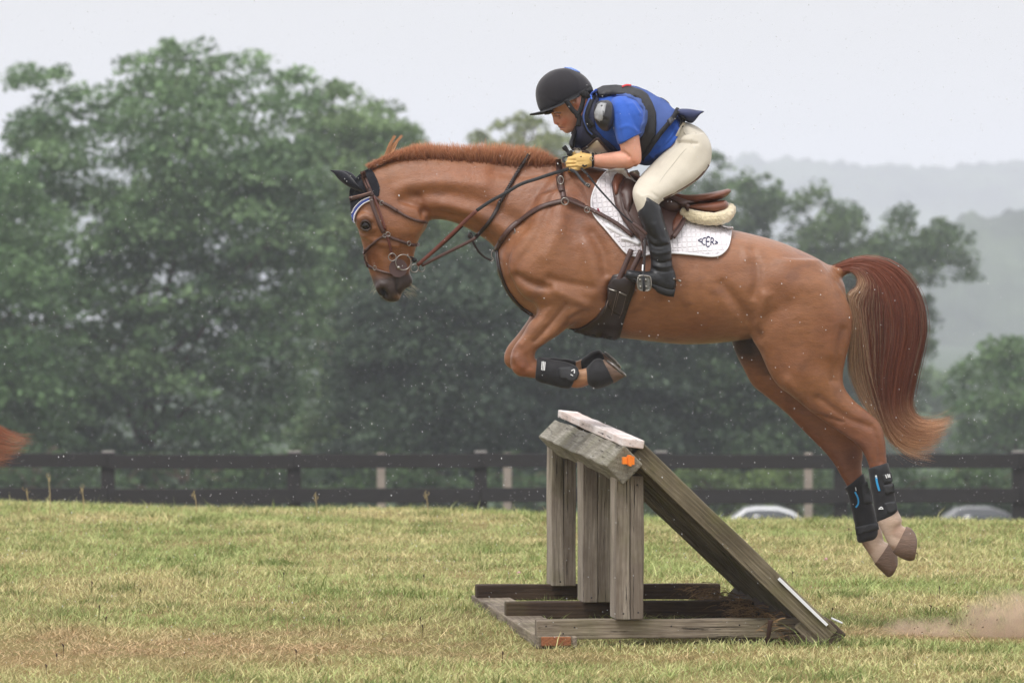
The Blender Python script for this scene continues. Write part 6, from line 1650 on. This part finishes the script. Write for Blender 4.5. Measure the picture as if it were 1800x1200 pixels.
# ================================================================== SECOND HORSE leaving the frame
h2 = empty('horse', P(-520, 1110, 1.0), 'another chestnut horse leaving at the left edge, only its reddish tail tip in view', 'horse')
d_px = P(-202, 556, 1.0) - P(1462, 474, 0)
h2.location = Vector(horse.location) + d_px
for ch in list(horse.children):
    if ch.type == 'MESH' and ch.name.split('.')[0] in ('body', 'hoof', 'eye', 'mane'):
        c2 = ch.copy(); COL.objects.link(c2); c2.parent = h2
        for g in ch.children:
            d2 = g.copy(); COL.objects.link(d2); d2.parent = c2
T2 = [[(-198,552),(-160,552),(-115,585),(-80,640),(-50,700),(-10,745),(36,766),(72,768)],
      [(-199,556),(-162,560),(-122,600),(-92,665),(-62,730),(-24,768),(22,784),(62,778)],
      [(-200,560),(-164,568),(-130,620),(-106,690),(-80,755),(-42,794),(4,806),(40,796)],
      [(-201,564),(-168,576),(-138,640),(-122,710),(-100,780),(-64,818),(-20,828),(14,818)]]
t2 = build_tail(h2, 2600, T2, 1.0, .6, 8)
t2.name = 'tail.001'

# ================================================================== DUST kicked up at take-off
M_dust = bpy.data.materials.new('dust'); M_dust.use_nodes = True
t = M_dust.node_tree; t.nodes.clear(); o_ = t.nodes.new('ShaderNodeOutputMaterial'); pv = t.nodes.new('ShaderNodeVolumePrincipled')
pv.inputs['Color'].default_value = (.82, .63, .50, 1)
tcn = t.nodes.new('ShaderNodeTexCoord'); gr = t.nodes.new('ShaderNodeVectorMath'); gr.operation = 'LENGTH'
mp = t.nodes.new('ShaderNodeMapping'); t.links.new(tcn.outputs['Generated'], mp.inputs[0]); mp.inputs['Location'].default_value = (-1, -1, -1); mp.inputs['Scale'].default_value = (2, 2, 2)
t.links.new(mp.outputs[0], gr.inputs[0])
fo_ = t.nodes.new('ShaderNodeMapRange'); fo_.inputs[1].default_value = 1.0; fo_.inputs[2].default_value = .25; t.links.new(gr.outputs['Value'], fo_.inputs[0])
n_ = t.nodes.new('ShaderNodeTexNoise'); n_.inputs['Scale'].default_value = 5.5; n_.inputs['Detail'].default_value = 6; n_.inputs['Roughness'].default_value = .65; n_.inputs['Distortion'].default_value = .6
t.links.new(tcn.outputs['Object'], n_.inputs['Vector'])
nr = t.nodes.new('ShaderNodeMapRange'); nr.inputs[1].default_value = .44; nr.inputs[2].default_value = .66; t.links.new(n_.outputs['Fac'], nr.inputs[0])
m1 = t.nodes.new('ShaderNodeMath'); m1.operation = 'MULTIPLY'; t.links.new(fo_.outputs[0], m1.inputs[0]); t.links.new(nr.outputs[0], m1.inputs[1])
m2 = t.nodes.new('ShaderNodeMath'); m2.operation = 'MULTIPLY'; m2.inputs[1].default_value = 21.0; t.links.new(m1.outputs[0], m2.inputs[0]); t.links.new(m2.outputs[0], pv.inputs['Density'])
t.links.new(pv.outputs[0], o_.inputs['Volume'])
def cloud(px, py, y, rx, rz, ry, label):
    s = Soup().ball(px, py, y, rx, rz, ry, seg=24); o = mk('dust_cloud', s.v, s.f, M_dust)
    c = P(px, py, y); o.data.transform(Matrix.Translation(-c)); o.location = c
    tag(o, label, 'dust', kind='stuff')
cloud(1775, 1086, -.35, 100, 60, .22, 'thick brown dust kicked up from the turf at the right edge')
cloud(1645, 1106, -.3, 110, 26, .16, 'low thin brown dust trailing behind the hind hooves')
# loose clods thrown up
cl = []
for i in range(60):
    c = P(random.gauss(1690, 70), random.uniform(1060, 1130), random.uniform(-.6, .1)); s = random.uniform(.0015, .0045)
    cl.append(box_geo(c, Vector((1, 0, .3)).normalized(), Vector((0, 1, 0)), Vector((-.3, 0, 1)).normalized(), s, s * .8, s * .6))
tag(fix_normals(mk('flying_soil', *merge(*cl), mat('soil_crumbs', lin(96, 72, 54), rough=1, var=.3), None, False)), 'small crumbs of soil flying in the dust', 'soil', kind='stuff')

# ================================================================== RAIN
M_rain = bpy.data.materials.new('rain_drops'); M_rain.use_nodes = True
b_ = M_rain.node_tree.nodes['Principled BSDF']; b_.inputs['Base Color'].default_value = (.9, .92, .95, 1); b_.inputs['Roughness'].default_value = .15; b_.inputs['Alpha'].default_value = .7
rs = np.random.RandomState(11); n = 8000
y = rs.uniform(-4.5, 22, n); half = (y + 27) * .094; x = (rs.random(n) * 2 - 1) * half
top_ = 1.65 + (y + 27) * .050; z = GZ + rs.random(n) * (top_ - GZ)
s = rs.uniform(.0009, .0019, n) * (1 + (rs.random(n) < .12) * .5); ln = s * rs.uniform(1.1, 2.2, n)
dirn = np.array([-.25, .05, 1.0]); dirn /= np.linalg.norm(dirn); sx = np.array([1, 0, .25]); sx /= np.linalg.norm(sx); sy = np.cross(dirn, sx)
c = np.stack([x, y, z], 1)
V = np.stack([c + dirn * ln[:, None], c + sx * s[:, None], c + sy * s[:, None], c - sx * s[:, None], c - sy * s[:, None], c - dirn * ln[:, None]], 1).reshape(-1, 3)
i6 = np.arange(n) * 6
F = np.concatenate([np.stack([i6 + a, i6 + b, i6 + c_], 1) for a, b, c_ in [(0,1,2),(0,2,3),(0,3,4),(0,4,1),(5,2,1),(5,3,2),(5,4,3),(5,1,4)]])
tag(fast_mesh('rain', V, F, M_rain, None, True), 'fine rain drops falling everywhere in front of the trees', 'rain', kind='stuff')
